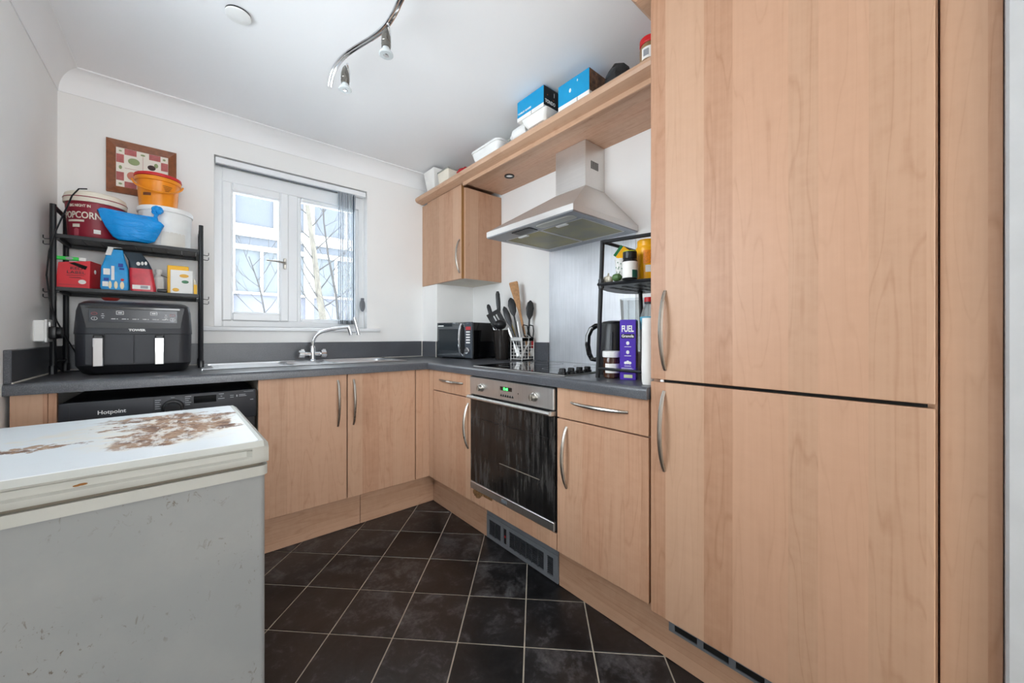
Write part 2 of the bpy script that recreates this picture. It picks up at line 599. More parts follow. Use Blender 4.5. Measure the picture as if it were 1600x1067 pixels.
# living room behind the camera, open to the kitchen, far-wall window added for fill light
struct('floor', B().box(XL - 0.1, 2.9, -3.3, -0.361, -0.08, 0.0), M('pale_bounce_floor', (214, 204, 188), 0.95))  # unseen floor, given a pale colour to bounce light upwards
struct('wall_side', B().box(2.8, 2.9, -3.2, -0.2, 0, ZC), WHITEW)
struct('wall_rear', B().box(XL - 0.1, -0.4, -3.3, -3.2, 0, ZC).box(1.4, 2.9, -3.3, -3.2, 0, ZC).box(-0.4, 1.4, -3.3, -3.2, 2.15, ZC).box(-0.4, 1.4, -3.3, -3.2, 0, 0.85), WHITEW)

def clip(poly, x0, x1, y0, y1):
    for ax, lim, sg in ((0, x0, 1), (0, x1, -1), (1, y0, 1), (1, y1, -1)):
        out = []
        for i in range(len(poly)):
            a, c = poly[i - 1], poly[i]
            da, dc = (a[ax] - lim) * sg, (c[ax] - lim) * sg
            if (da >= 0) != (dc >= 0):
                t = da / (da - dc)
                out.append((a[0] + (c[0] - a[0]) * t, a[1] + (c[1] - a[1]) * t))
            if dc >= 0:
                out.append(c)
        poly = out
        if len(poly) < 3:
            return None
    return poly

PA = (0.1635, -0.1655)
PB = (0.1640, 0.1690)
gw = 0.010                                   # grout share of the pitch on each side
for i in range(-14, 16):
    for j in range(-14, 16):
        q = []
        for du, dv in ((gw, gw), (1 - gw, gw), (1 - gw, 1 - gw), (gw, 1 - gw)):
            u, v = i + du, j + dv
            q.append((0.381 + PA[0] * u + PB[0] * v, 1.78 + PA[1] * u + PB[1] * v))
        q = clip(q, XL + 0.001, 1.24, -0.359, 2.22)
        if not q:
            continue
        if abs(sum(q[k - 1][0] * q[k][1] - q[k][0] * q[k - 1][1] for k in range(len(q)))) < 0.0006:
            continue
        c = (sum(p[0] for p in q) / len(q), sum(p[1] for p in q) / len(q))
        top = [(c[0] + (p[0] - c[0]) * 0.992, c[1] + (p[1] - c[1]) * 0.992, 0.0) for p in q]
        mid = [(p[0], p[1], -0.0010) for p in q]
        low = [(p[0], p[1], -0.0030) for p in q]
        struct('tile', B().loft([low, mid, top]), TILE, fl)

def cove(name, along, a0, a1, d=0.075, h=0.108):
    prof = [(0, 0), (0, -h), (0.004, -h), (0.004, -h + 0.006)]
    for k in range(9):
        t = R(180 - 90 * k / 8)
        prof.append((d + (d - 0.004) * math.cos(t), -h + 0.006 + (h - 0.012) * math.sin(t)))
    prof += [(d, -0.005), (d, 0)]
    if along == 'x':
        bb = B().prism([(YW - u, ZC + v) for u, v in prof], 'x', a0, a1)
    else:
        bb = B().prism([(XL + u, ZC + v) for u, v in prof], 'y', a0, a1)
    struct(name, bb, COVEM)
cove('trim_1', 'x', XL, XW)
cove('trim_2', 'y', -3.2, YW)
struct('trim_3', B().box(0.06, 1.09, YW - 0.028, YW + 0.07, 1.092, 1.116, 0.006, 2), UPVC)   # window board

# ------------------------------------------------------------------ window
def frame_ring(x0, x1, z0, z1, w, y0, y1, bev=0.004, wb=None):
    wb = wb or w
    b = B()
    b.box(x0, x0 + w, y0, y1, z0, z1, bev).box(x1 - w, x1, y0, y1, z0, z1, bev)
    b.box(x0 + w, x1 - w, y0, y1, z1 - w, z1, bev).box(x0 + w, x1 - w, y0, y1, z0, z0 + wb, bev)
    return b
win = Thing('window_1', '', '', (0.555, 2.9, WZ0), kind='structure')
b = frame_ring(WX0, WX1, WZ0, WZ1, 0.042, 2.862, 2.93)
b.box(WX0 + 0.04, WX1 - 0.04, 2.858, 2.93, 1.996, WZ1 - 0.04, 0.004)
b.box(0.498, 0.556, 2.862, 2.93, WZ0 + 0.04, WZ1 - 0.04, 0.004)
win.add('frame', b, UPVC)
win.add('sash', frame_ring(0.150, 0.502, 1.154, 2.0, 0.050, 2.848, 2.905, 0.007), UPVC)
win.add('glazing_bead', frame_ring(0.196, 0.456, 1.200, 1.954, 0.010, 2.858, 2.90, 0.003), UPVC)
win.add('glazing_bead', frame_ring(0.552, 0.957, 1.152, 1.998, 0.026, 2.868, 2.915, 0.006), UPVC)
win.add('pane', B().box(0.20, 0.452, 2.884, 2.888, 1.204, 1.950), GLASS)
win.add('pane', B().box(0.57, 0.925, 2.894, 2.898, 1.17, 2.0), GLASS)
h = win.add('window_handle', B().box(0.470, 0.486, 2.838, 2.850, 1.50, 1.57, 0.003).box(0.472, 0.484, 2.820, 2.842, 1.528, 1.546, 0.003), HANDLE)
win.add('lever', B().tube([(0.478, 2.822, 1.537), (0.44, 2.818, 1.540), (0.372, 2.818, 1.542)], [0.006, 0.006, 0.0045], 8), HANDLE, h)

w2 = Thing('added_side_window', '', '', (XL - 0.06, 1.1, LZ0), kind='structure')
b = B()
for ya, yb_ in ((LY0, LY0 + 0.05), (1.325, 1.375), (LY1 - 0.05, LY1)):
    b.box(XL - 0.09, XL - 0.03, ya, yb_, LZ0, LZ1, 0.004)
b.box(XL - 0.088, XL - 0.032, LY0 + 0.05, LY1 - 0.05, LZ0, LZ0 + 0.05, 0.004).box(XL - 0.088, XL - 0.032, LY0 + 0.05, LY1 - 0.05, LZ1 - 0.05, LZ1, 0.004)
w2.add('frame', b, UPVC)
for ya, yb_ in ((LY0 + 0.05, 1.325), (1.375, LY1 - 0.05)):
    w2.add('pane', B().box(XL - 0.062, XL - 0.058, ya, yb_, LZ0 + 0.05, LZ1 - 0.05), GLASS)

bl = Thing('vertical_blind', 'white vertical blind drawn back to the right of the window', 'blind', (0.555, 2.833, 1.12))
bl.add('headrail', B().box(0.118, 0.990, 2.806, 2.844, 2.082, 2.116, 0.003), UPVC)
bl.add('track_channel', B().box(0.120, 0.80, 2.826, 2.838, 2.076, 2.084), GREYP)
SLAT = M('blind_fabric', (222, 228, 234), 0.6)
SLATD = M('blind_fabric_gap_shade', (120, 136, 150), 0.6)  # darker copy of the fabric, painting in the shadow gaps between slats
for i in range(10):
    xs = 0.806 + 0.0125 * i
    SR = Matrix.Translation((xs, 2.822, 0)) @ Matrix.Rotation(R(-14 + 2.5 * (i % 3)), 4, 'Z')
    bl.add('slat', B().box(-0.0011, 0.0011, -0.030, 0.026, 1.150, 2.076).xf(SR), SLATD if i in (0, 8) else SLAT)
    bl.add('slat_weight', B().box(-0.0021, 0.0021, -0.031, 0.027, 1.146, 1.172).xf(SR), GREYP)
bl.add('cord', B().tube([(0.968, 2.806, 2.08), (0.966, 2.804, 1.6), (0.964, 2.803, 1.335)], 0.0012, 5), PAPERW)
bl.add('cord_weight', B().ell((0.964, 2.803, 1.285), 0.020, 0.006, 0.046, 14, 10).box(0.953, 0.975, 2.797, 2.809, 1.315, 1.338, 0.002), GREYP)

# ------------------------------------------------------------------ worktop, upstands
wt = Thing('worktop', 'charcoal laminate worktop running round the corner', 'worktop', (0.6, 2.45, 0.858))
XN, YN = 1.113, 2.089
b = B()
nose = [(0.0, 0.858), (0.0, 0.884)] + [(0.012 - 0.012 * math.cos(R(a)), 0.886 + 0.012 * math.sin(R(a))) for a in (20, 45, 70, 90)] + [(0.08, 0.898), (0.08, 0.858)]
b.loft([[(XL, YN + u, v) for u, v in nose], [(XN + 0.0, YN + u, v) for u, v in nose]][:1] + [[(XN + u, YN + u, v) for u, v in nose]])
SX0, SX1, SY0, SY1 = 0.075, 1.065, 2.345, 2.725
b.box(XL, XN + 0.08, YN + 0.08, SY0, 0.858, ZT).box(XL, XN + 0.08, SY1, YW, 0.858, ZT)
b.box(XL, SX0, SY0, SY1, 0.858, ZT).box(SX1, XN + 0.08, SY0, SY1, 0.858, ZT)
wt.add('back_run', b, WORK)
b = B()
b.loft([[(XN + u, YN + u, v) for u, v in nose], [(XN + u, 0.634, v) for u, v in nose]])
b.box(XN + 0.08, XW, 0.634, YW, 0.858, ZT)
wt.add('side_run', b, WORK)
up = Thing('upstand', 'dark laminate upstand along the foot of the walls', 'upstand', (0.5, 2.79, ZT))
up.add('back_strip', B().box(XL + 0.018, 1.449, YW - 0.018, YW, ZT, 1.019, 0.002), WORK)
up.add('left_strip', B().box(XL, XL + 0.018, YN + 0.01, YW, ZT, 1.015, 0.002), WORK)
up.add('corner_strip', B().box(1.431, 1.449, 2.554, YW - 0.018, ZT, 1.019, 0.002).box(1.449, XW - 0.018, 2.554, 2.572, ZT, 1.019, 0.002), WORK)
up.add('side_strip', B().box(XW - 0.018, XW, 1.704, 2.572, ZT, 1.019, 0.002), WORK)
SEAL = M('sealant', (214, 208, 198), 0.5)
up.add('sealant', B().box(XL + 0.018, 1.431, YW - 0.022, YW - 0.018, ZT, ZT + 0.003).box(XL + 0.018, XL + 0.022, YN + 0.01, YW, ZT, ZT + 0.004), SEAL)
up.add('sealant', B().box(1.427, 1.431, YW - 0.024, YW - 0.018, ZT, 1.019), SEAL)
up.add('sealant', B().box(1.427, 1.433, 2.550, 2.556, ZT, 1.019), SEAL)

# ------------------------------------------------------------------ base cabinets
def carcass(x0, x1, y0, y1, z0, z1, t=0.018, open_axis='x'):
    """side walls, floor and back; open at the front and top"""
    b = B()
    if open_axis == 'x':     # front faces -x
        b.box(x0, x1, y0, y0 + t, z0, z1).box(x0, x1, y1 - t, y1, z0, z1)
        b.box(x0, x1, y0 + t, y1 - t, z0, z0 + t).box(x1 - t, x1, y0 + t, y1 - t, z0 + t, z1)
    else:
        b.box(x0, x0 + t, y0, y1, z0, z1).box(x1 - t, x1, y0, y1, z0, z1)
        b.box(x0 + t, x1 - t, y0, y1, z0, z0 + t).box(x0 + t, x1 - t, y1 - t, y1, z0 + t, z1)
    return b

def front_x(t, name, y0, y1, z0, z1, x=XR):
    return t.add(name, B().box(x, x + 0.018, y0, y1, z0, z1, 0.0016), WOODV)
def front_y(t, name, x0, x1, z0, z1, y=YB):
    return t.add(name, B().box(x0, x1, y, y + 0.018, z0, z1, 0.0016), WOODV)

t = Thing('sink_cabinet', 'two-door maple base cabinet under the sink', 'cabinet', (0.66, 2.4, 0))
t.add('carcass', carcass(0.246, 1.04, YB + 0.020, YW - 0.05, ZB, 0.855, open_axis='y'), CARC)
d = front_y(t, 'door', 0.246, 0.6425, ZB, ZD)
t.add('handle', bow((0.598, YB, 0.585), (0.598, YB, 0.828), (0, -1, 0)), HANDLE, d)
d = front_y(t, 'door', 0.6475, 1.0385, ZB, ZD)
t.add('handle', bow((0.678, YB, 0.582), (0.678, YB, 0.826), (0, -1, 0)), HANDLE, d)
t = Thing('corner_post', 'narrow maple corner post between the two cabinet runs', 'panel', (1.09, YB, 0))
t.add('back_run_panel', B().box(1.0435, XR + 0.018, YB, YB + 0.018, ZB, ZD, 0.0016), WOODV)
t.add('side_run_panel', B().box(XR, XR + 0.018, 2.0565, YB - 0.0005, ZB, ZD, 0.0016), WOODV)

def drawer_unit(label, y0, y1, handle_y):
    t = Thing('drawer_cabinet', label, 'cabinet', (1.4, (y0 + y1) / 2, 0))
    t.add('carcass', carcass(XR + 0.020, 1.72, y0, y1, ZB, 0.855), CARC)
    d = front_x(t, 'drawer', y0, y1, 0.7355, ZD)
    m = (y0 + y1) / 2
    t.add('handle', bow((XR, m + 0.125, 0.803), (XR, m - 0.125, 0.803), (-1, 0, 0), 0.026), HANDLE, d)
    d = front_x(t, 'door', y0, y1, ZB, 0.7305)
    t.add('handle', bow((XR, handle_y, 0.462), (XR, handle_y, 0.704), (-1, 0, 0)), HANDLE, d)
    return t
drawer_unit('maple drawer and door cabinet between the corner and the oven', 1.6545, 2.0525, 1.676)
drawer_unit('maple drawer and door cabinet between the oven and the tall unit', 0.6385, 1.0375, 0.987)

t = Thing('oven_housing', 'maple housing panel below the built-in oven', 'cabinet', (1.4, 1.346, 0))
t.add('side_panel', B().box(XR + 0.020, 1.72, 1.0395, 1.0425, ZB, 0.855), CARC)
t.add('side_panel', B().box(XR + 0.020, 1.72, 1.6490, 1.6520, ZB, 0.855), CARC)
t.add('base_board', B().box(XR + 0.020, 1.72, 1.0430, 1.6485, 0.20, 0.218), CARC)
t.add('front_panel', B().box(XR, XR + 0.018, 1.0415, 1.6505, ZB, 0.258, 0.0016), WOODV)
BURST = M('swollen_chipboard', (126, 92, 56), 0.95, noise=(0.5, 120))
b = B()
for k in range(16):
    yy = 1.625 - 0.010 * k - random.uniform(0, 0.004)
    hh = 0.034 * math.sin(math.pi * min(1, (k + 2) / 10)) if k < 9 else 0.007
    b.ell((XR - 0.0005, yy, 0.2585 - hh / 2), 0.003, 0.008, hh / 2 + 0.003, 8, 5)
t.add('swollen_edge', b, BURST, label='brown burst chipboard edge')

# tall fridge housing
t = Thing('tall_cabinet', 'tall maple fridge freezer housing with two long doors', 'cabinet', (1.4, 0.32, 0))
t.add('carcass', B().box(XR + 0.022, XW - 0.004, 0.016, 0.632, 0.178, 2.150, 0.001), WOODV)
d = front_x(t, 'door', 0.0195, 0.6305, 0.926, 2.148)
t.add('handle', bow((XR, 0.582, 0.957), (XR, 0.582, 1.204), (-1, 0, 0)), HANDLE, d)
d = front_x(t, 'door', 0.0195, 0.6305, 0.176, 0.917)
t.add('handle', bow((XR, 0.585, 0.640), (XR, 0.585, 0.890), (-1, 0, 0)), HANDLE, d)
b = B()
nz = [(0.0, 2.150), (0.035, 2.150), (0.047, 2.160), (0.052, 2.178), (0.047, 2.195), (0.035, 2.206), (0.0, 2.206)]
b.loft([[(XR + 0.006 - u, -0.06, v) for u, v in nz], [(XR + 0.006 - u, 0.632 + u, v) for u, v in nz], [(XW - 0.01, 0.632 + u, v) for u, v in nz]])
t.add('cornice', b, CORN)
t.add('door_gap_shade', B().box(XR + 0.010, XR + 0.0215, 0.03, 0.60, 0.918, 0.925), DARKGAP)  # dark strip painted in for the shade between the two doors
t.add('hinge_block', B().box(XR + 0.004, XR + 0.014, 0.590, 0.600, 0.9175, 0.9255, 0.001), WHITEP)
solo('end_panel', 'shaded maple filler panel beside the tall unit and the white wall', 'panel', B().box(XR + 0.019, XR + 0.037, -0.0645, 0.0135, 0.178, 2.150, 0.001), WOODV, (1.16, -0.025, 0.178))

# plinths
pl = WOODH
solo('plinth_board', 'maple plinth board under the left sink door', 'plinth', B().box(0.246, 0.735, YP, YP + 0.015, 0.0015, 0.190, 0.001), pl, (0.49, YP, 0.0015))
solo('plinth_board', 'maple plinth board under the right sink door and corner post', 'plinth', B().box(0.737, 1.212, YP, YP + 0.015, 0.0015, 0.190, 0.001), pl, (0.97, YP, 0.0015))
solo('plinth_board', 'maple plinth board from the corner to the grey grille', 'plinth', B().box(XP, XP + 0.015, 1.592, YP - 0.001, 0.0015, 0.190, 0.001), pl, (XP, 1.88, 0.0015))
solo('plinth_board', 'long maple plinth board from the grey grille past the tall unit', 'plinth', B().box(XP, XP + 0.015, -0.0645, 1.086, 0.0015, 0.176, 0.001), pl, (XP, 0.5, 0.0015))

g = Thing('plinth_heater', 'grey slatted kickspace heater grille below the oven', 'grille', (XP, 1.34, 0.002))
b = B()
y0, y1, z0, z1 = 1.088, 1.591, 0.006, 0.124
holes = [(1.115, 1.152), (1.172, 1.410), (1.430, 1.455), (1.475, 1.572)]
ys = y0
for a, c in holes:
    b.box(XP - 0.006, XP + 0.002, ys, a, z0, z1)
    b.box(XP - 0.006, XP + 0.002, a, c, z0, 0.024).box(XP - 0.006, XP + 0.002, a, c, 0.104, z1)
    ys = c
b.box(XP - 0.006, XP + 0.002, ys, y1, z0, z1)
b.box(XP - 0.004, XP + 0.014, y0, y1, 0.125, 0.188)
g.add('front_plate', b, GREYP)
g.add('dark_interior', B().box(XP + 0.006, XP + 0.012, 1.10, 1.58, 0.012, 0.118), DARKGAP)
for a, c in (holes[0], holes[1], holes[3]):
    b = B()
    for k in range(9):
        zz = 0.028 + k * 0.0085
        b.box(XP - 0.004, XP + 0.004, a, c, zz, zz + 0.0028)
    n = max(1, round((c - a) / 0.04))
    for k in range(1, n):
        yy = a + (c - a) * k / n
        b.box(XP - 0.005, XP + 0.004, yy - 0.002, yy + 0.002, 0.024, 0.104)
    g.add('grille_slats', b, GREYD)
g.add('rocker_switch', B().box(XP - 0.003, XP + 0.004, 1.433, 1.452, 0.03, 0.098, 0.002), BLACKP)
g.add('red_neon', B().box(XP - 0.0045, XP - 0.002, 1.438, 1.447, 0.058, 0.068), INKR)
g = Thing('fridge_vent', 'long grey slotted vent strip under the tall unit door', 'grille', (XP, 0.3, 0.09))
b = B().box(XP - 0.005, XP - 0.001, -0.06, 0.600, 0.100, 0.107).box(XP - 0.005, XP - 0.001, -0.06, 0.600, 0.128, 0.150)
for k in range(8):
    yy = 0.588 - k * 0.09
    b.box(XP - 0.005, XP - 0.001, yy - 0.006, yy + 0.012, 0.107, 0.128)
g.add('vent_plate', b, GREYP)
g.add('dark_interior', B().box(XP - 0.0012, XP - 0.0004, -0.05, 0.59, 0.106, 0.129), DARKGAP)

# ------------------------------------------------------------------ built-in oven
ov = Thing('built_in_oven', 'stainless built-in oven with grimy black glass door', 'oven', (1.4, 1.346, 0.262))
ov.add('casing', B().box(XR + 0.022, 1.68, 1.048, 1.644, 0.264, 0.850), GREYD)
y0, y1 = 1.0465, 1.6445
ov.add('black_surround', B().box(XR + 0.004, XR + 0.0215, y0 - 0.003, y1 + 0.003, 0.262, 0.852), BLACKP)
fa = ov.add('control_panel', B().box(XR - 0.012, XR + 0.0035, y0, y1, 0.760, 0.850, 0.003), STEEL)
for yk in (1.539, 1.158):
    kn = ov.add('knob', B().lathe([(0.020, 0), (0.019, 0.006), (0.016, 0.008), (0.014, 0.022), (0.012, 0.024)], n=20, mat=Matrix.Translation((XR - 0.012, yk, 0.802)) @ Matrix.Rotation(R(-90), 4, 'Y')), HANDLE, fa)
    ov.add('grip', B().box(XR - 0.040, XR - 0.034, yk - 0.004, yk + 0.004, 0.787, 0.817, 0.002), HANDLE, kn)
ov.add('display', B().box(XR - 0.0135, XR - 0.011, 1.305, 1.390, 0.806, 0.824, 0.001), BLACKG, fa)
LED = N('green_led')
LED.b.inputs['Emission Color'].default_value = (0.05, 0.9, 0.12, 1)
LED.b.inputs['Emission Strength'].default_value = 1.5
LED.b.inputs['Base Color'].default_value = (0.02, 0.3, 0.04, 1)
ov.text('12:45', 0.016, (XR - 0.0145, 1.366, 0.8095), (0, -1, 0), (0, 0, 1), LED.m, 'clock_digits', fa, bold=0.0004)
for k in range(6):
    yy = 1.388 - k * 0.0165
    ov.add('button', B().prism([(yy, 0.778), (yy - 0.012, 0.778), (yy - 0.006, 0.789)], 'x', XR - 0.0145, XR - 0.011), BLACKP, fa)
ov.add('indicator_lamp', B().ell((XR - 0.012, 1.262, 0.803), 0.001, 0.003, 0.003), BLACKP, fa)
dr = ov.add('door_glass', B().box(XR - 0.008, XR + 0.0035, y0, y1, 0.306, 0.735, 0.003), OVENGL)
ov.add('door_inner_frame', B().box(XR - 0.0092, XR - 0.0085, y0 + 0.03, y1 - 0.02, 0.640, 0.6425), BLACKP, dr)
SHELFM = M('dull_rack_wire', (120, 110, 98), 0.5)
ov.add('rack_edge', B().tube([(XR - 0.0085, 1.40, 0.455), (XR - 0.0085, 1.13, 0.4555)], 0.0018, 6), SHELFM, dr)
ov.add('door_handle', B().tube([(XR - 0.028, y0 + 0.004, 0.747), (XR - 0.028, y1 - 0.004, 0.747)], 0.0085, 10).box(XR - 0.026, XR + 0.003, y0, y0 + 0.012, 0.738, 0.756).box(XR - 0.026, XR + 0.003, y1 - 0.012, y1, 0.738, 0.756).box(XR - 0.010, XR + 0.003, y0, y1, 0.736, 0.741), STEEL, dr)
tr_ = ov.add('lower_trim', B().box(XR - 0.010, XR + 0.0035, y0, y1, 0.266, 0.304, 0.003), STEEL)
ov.add('badge', B().box(XR - 0.0112, XR - 0.010, 1.345, 1.385, 0.276, 0.293, 0.0004), GREYP, tr_)

# ------------------------------------------------------------------ hob, splashback, hood
hb = Thing('hob', 'black glass electric hob with steel trim and four knobs', 'hob', (1.43, 1.36, ZT))
hx0, hx1, hy0, hy1 = 1.168, 1.690, 1.030, 1.672
hb.add('steel_trim', B().box(hx0 - 0.004, hx1 + 0.004, hy0 - 0.004, hy1 + 0.004, ZT + 0.0002, ZT + 0.004, 0.001), STEEL)
gp = hb.add('glass_plate', B().box(hx0, hx1, hy0, hy1, ZT + 0.003, ZT + 0.007, 0.001), BLACKG)
RINGM = M('hob_ring_print', (92, 94, 98), 0.3)
for cx, cy, r0 in ((1.31, 1.52, 0.075), (1.55, 1.50, 0.095), (1.34, 1.23, 0.072), (1.57, 1.22, 0.078)):
    hb.add('cooking_zone', B().ring(cx, cy, ZT + 0.0068, r0 - 0.004, r0, 40), RINGM)
for k in range(4):
    hb.add('knob', B().lathe([(0.019, ZT + 0.007), (0.019, ZT + 0.012), (0.015, ZT + 0.014), (0.014, ZT + 0.026), (0.011, ZT + 0.028)], 1.196 + k * 0.056, 1.066, 18), BLACKP)
sp_ = solo('splashback', 'brushed steel splashback sheet behind the hob', 'splashback', B().box(XW - 0.004, XW - 0.0002, 1.079, 1.703, ZT + 0.0005, 1.609), SPLASH, (XW - 0.002, 1.39, ZT))

hd = Thing('cooker_hood', 'stainless chimney cooker hood above the hob', 'cooker hood', (1.55, 1.38, 1.61))
x0, x1, y0, y1 = 1.264, XW - 0.001, 1.065, 1.690
cx0, cy0, cy1 = 1.614, 1.274, 1.491
b = B()
r0 = [(x0, y0, 1.612), (x1, y0, 1.612), (x1, y1, 1.612), (x0, y1, 1.612)]
r1 = [(p[0], p[1], 1.640) for p in r0]
r2 = [(cx0, cy0, 1.871), (x1, cy0, 1.871), (x1, cy1, 1.871), (cx0, cy1, 1.871)]
b.loft([r0, r1, r2])
hd.add('canopy', b, HOODST)
ch = hd.add('chimney', B().box(cx0, x1, cy0, cy1, 1.8715, 2.119, 0.0015), HOODST)
b = B()
for k in range(6):
    xx = 1.661 + k * 0.0115
    b.box(xx, xx + 0.006, cy0 - 0.0008, cy0 + 0.0004, 1.975, 2.018)
hd.add('vent_slots', b, DARKGAP, ch)
UND = steel('hood_underside', (150, 152, 156), 0.35, 'y', 0.05)
hd.add('underside_rim', B().box(x0 + 0.002, x1 - 0.002, y0 + 0.002, y0 + 0.035, 1.606, 1.6118).box(x0 + 0.002, x1 - 0.002, y1 - 0.035, y1 - 0.002, 1.606, 1.6118).box(x0 + 0.002, x0 + 0.105, y0 + 0.035, y1 - 0.035, 1.606, 1.6118).box(x1 - 0.06, x1 - 0.002, y0 + 0.035, y1 - 0.035, 1.606, 1.6118), UND)
FILT = N('greasy_mesh_filter')
gpos = FILT.n('NewGeometry').outputs['Position']
ch_ = FILT.n('TexChecker')
FILT.put(ch_.inputs['Vector'], gpos)
ch_.inputs['Scale'].default_value = 420
FILT.put(FILT.b.inputs['Base Color'], FILT.mix(FILT.range(FILT.noise(gpos, 6, 4), 0.35, 0.65), lin((150, 148, 132)), lin((172, 164, 120))))
FILT.b.inputs['Metallic'].default_value = 0.6
FILT.b.inputs['Roughness'].default_value = 0.5
FILT.bump(ch_.outputs['Fac'], 0.3, 0.001)
for ya, yb in ((y0 + 0.040, 1.372), (1.384, y1 - 0.040)):
    f = hd.add('grease_filter', B().box(x0 + 0.110, x1 - 0.065, ya, yb, 1.607, 1.6125), FILT.m)
    hd.add('filter_frame', B().box(x0 + 0.108, x0 + 0.114, ya, yb, 1.605, 1.612).box(x1 - 0.069, x1 - 0.063, ya, yb, 1.605, 1.612).box(x0 + 0.114, x1 - 0.069, ya - 0.004, ya + 0.002, 1.605, 1.612).box(x0 + 0.114, x1 - 0.069, yb - 0.002, yb + 0.004, 1.605, 1.612), STEEL, f)
    ym = (ya + yb) / 2
    hd.add('filter_latch', B().box(x0 + 0.112, x0 + 0.135, ym - 0.035, ym + 0.035, 1.600, 1.607, 0.003), WHITEP, f)
hd.add('light_cover', B().loft([rr(1.603, 0.055, 0.235, 0.026, x0 + 0.062, 1.225), rr(1.6065, 0.060, 0.240, 0.028, x0 + 0.062, 1.225)]), FROST)
hd.add('control_strip', B().box(x0 + 0.030, x0 + 0.092, 1.375, 1.510, 1.603, 1.607, 0.001), BLACKP)

# ------------------------------------------------------------------ wall cabinet and bridging shelf
wc = Thing('wall_cabinet', 'single-door maple wall cabinet above the microwave', 'cabinet', (1.62, 2.51, 1.462))
wc.add('carcass', B().box(XU + 0.020, XW - 0.001, 2.2, YW - 0.001, 1.4625, 2.098, 0.001), WOODV)
wc.add('underside', B().box(XU + 0.022, XW - 0.003, 2.203, YW - 0.003, 1.4612, 1.4624), CARC)
d = wc.add('door', B().box(XU, XU + 0.018, 2.2215, 2.715, 1.462, 2.120, 0.0016), WOODV)
wc.add('handle', bow((XU, 2.243, 1.505), (XU, 2.243, 1.740), (-1, 0, 0), 0.030), HANDLE, d)
wc.add('side_filler', B().box(XU + 0.002, XU + 0.018, 2.7165, YW - 0.001, 1.4615, 2.110, 0.001), WOODV)
wc.add('door_edge', B().box(XU + 0.0015, XU + 0.0195, 2.2175, 2.2212, 1.462, 2.118), EDGE)
br = Thing('bridging_shelf', 'maple bridging shelf with rounded cornice above the hood', 'shelf', (1.6, 1.7, 2.12))
br.add('shelf_board', B().box(XU + 0.010, XW - 0.001, 0.636, 2.199, 2.1195, 2.138), WOODS)
br.add('top_board', B().box(1.400, XW - 0.001, 0.690, YW - 0.082, 2.160, 2.176), WOODS)
cp = [(1.442, 2.176), (1.405, 2.176), (1.390, 2.172), (1.381, 2.162), (1.379, 2.150), (1.386, 2.137), (1.402, 2.130), (1.424, 2.127), (1.442, 2.122)]
br.add('cornice', B().prism(cp, 'y', 0.690, YW - 0.001), CORN)
br.add('pelmet_strip', B().box(1.437, 1.4505, 0.690, 2.199, 2.101, 2.145, 0.002), CORN)
dl = Thing('downlight', 'small recessed downlight in the bridging shelf underside', 'downlight', (1.608, 1.899, 2.112))
dl.add('bezel', B().ring(1.608, 1.899, 2.1145, 0.022, 0.033, 24, 0.0048), BLACKP)
dl.add('reflector', B().lathe([(0.022, 2.1172), (0.012, 2.1190)], 1.608, 1.899, 20), CHROME)

# ------------------------------------------------------------------ sink and tap
sk = Thing('sink', 'stainless bowl and a half sink with drainer', 'sink', (0.57, 2.53, ZT - 0.15))
def bowl(x0, x1, y0, y1, depth, rad):
    cx, cy, w, d = (x0 + x1) / 2, (y0 + y1) / 2, x1 - x0, y1 - y0
    zs = ZT + 0.0035
    return [rr(zs, w, d, rad, cx, cy), rr(zs - 0.008, w - 0.012, d - 0.012, rad, cx, cy), rr(zs - depth + 0.02, w - 0.05, d - 0.05, rad, cx, cy), rr(zs - depth, w - 0.10, d - 0.10, rad, cx, cy)]
bowls = [(0.655, 1.035, 2.395, 2.665), (0.43, 0.600, 2.395, 2.60)]
def rim_patch():
    """rim plate with openings for the two bowls, built of strips"""
    b = B()
    z0, z1 = ZT + 0.0005, ZT + 0.0032
    xs = [0.050, 0.43, 0.600, 0.655, 1.035, 1.088]
    ysr = [2.328, 2.395, 2.60, 2.665, 2.742]
    for i in range(len(xs) - 1):
        for j in range(len(ysr) - 1):
            cx, cy = (xs[i] + xs[i + 1]) / 2, (ysr[j] + ysr[j + 1]) / 2
            if any(q[0] < cx < q[1] and q[2] < cy < q[3] for q in bowls):
                continue
            if xs[i] == 0.050:
                continue
            b.box(xs[i], xs[i + 1], ysr[j], ysr[j + 1], z0, z1)
    b.box(0.050, 0.43, 2.328, 2.35, z0, z1).box(0.050, 0.43, 2.72, 2.742, z0, z1).box(0.050, 0.08, 2.35, 2.72, z0, z1)
    b.box(0.080, 0.43, 2.35, 2.72, z0 - 0.003, z0 - 0.0005)
    for k in range(9):
        yy = 2.385 + k * 0.037
        b.tube([(0.095, yy, z0 - 0.0005), (0.40, yy, z0 - 0.0005)], 0.004, 6)
    return b
sk.add('rim_and_drainer', rim_patch(), SINKST)
sk.add('rolled_edge', B().tube([(0.050, 2.328, ZT + 0.003), (1.088, 2.328, ZT + 0.003), (1.088, 2.742, ZT + 0.003), (0.050, 2.742, ZT + 0.003), (0.050, 2.328, ZT + 0.003)], 0.0035, 6), SINKST)
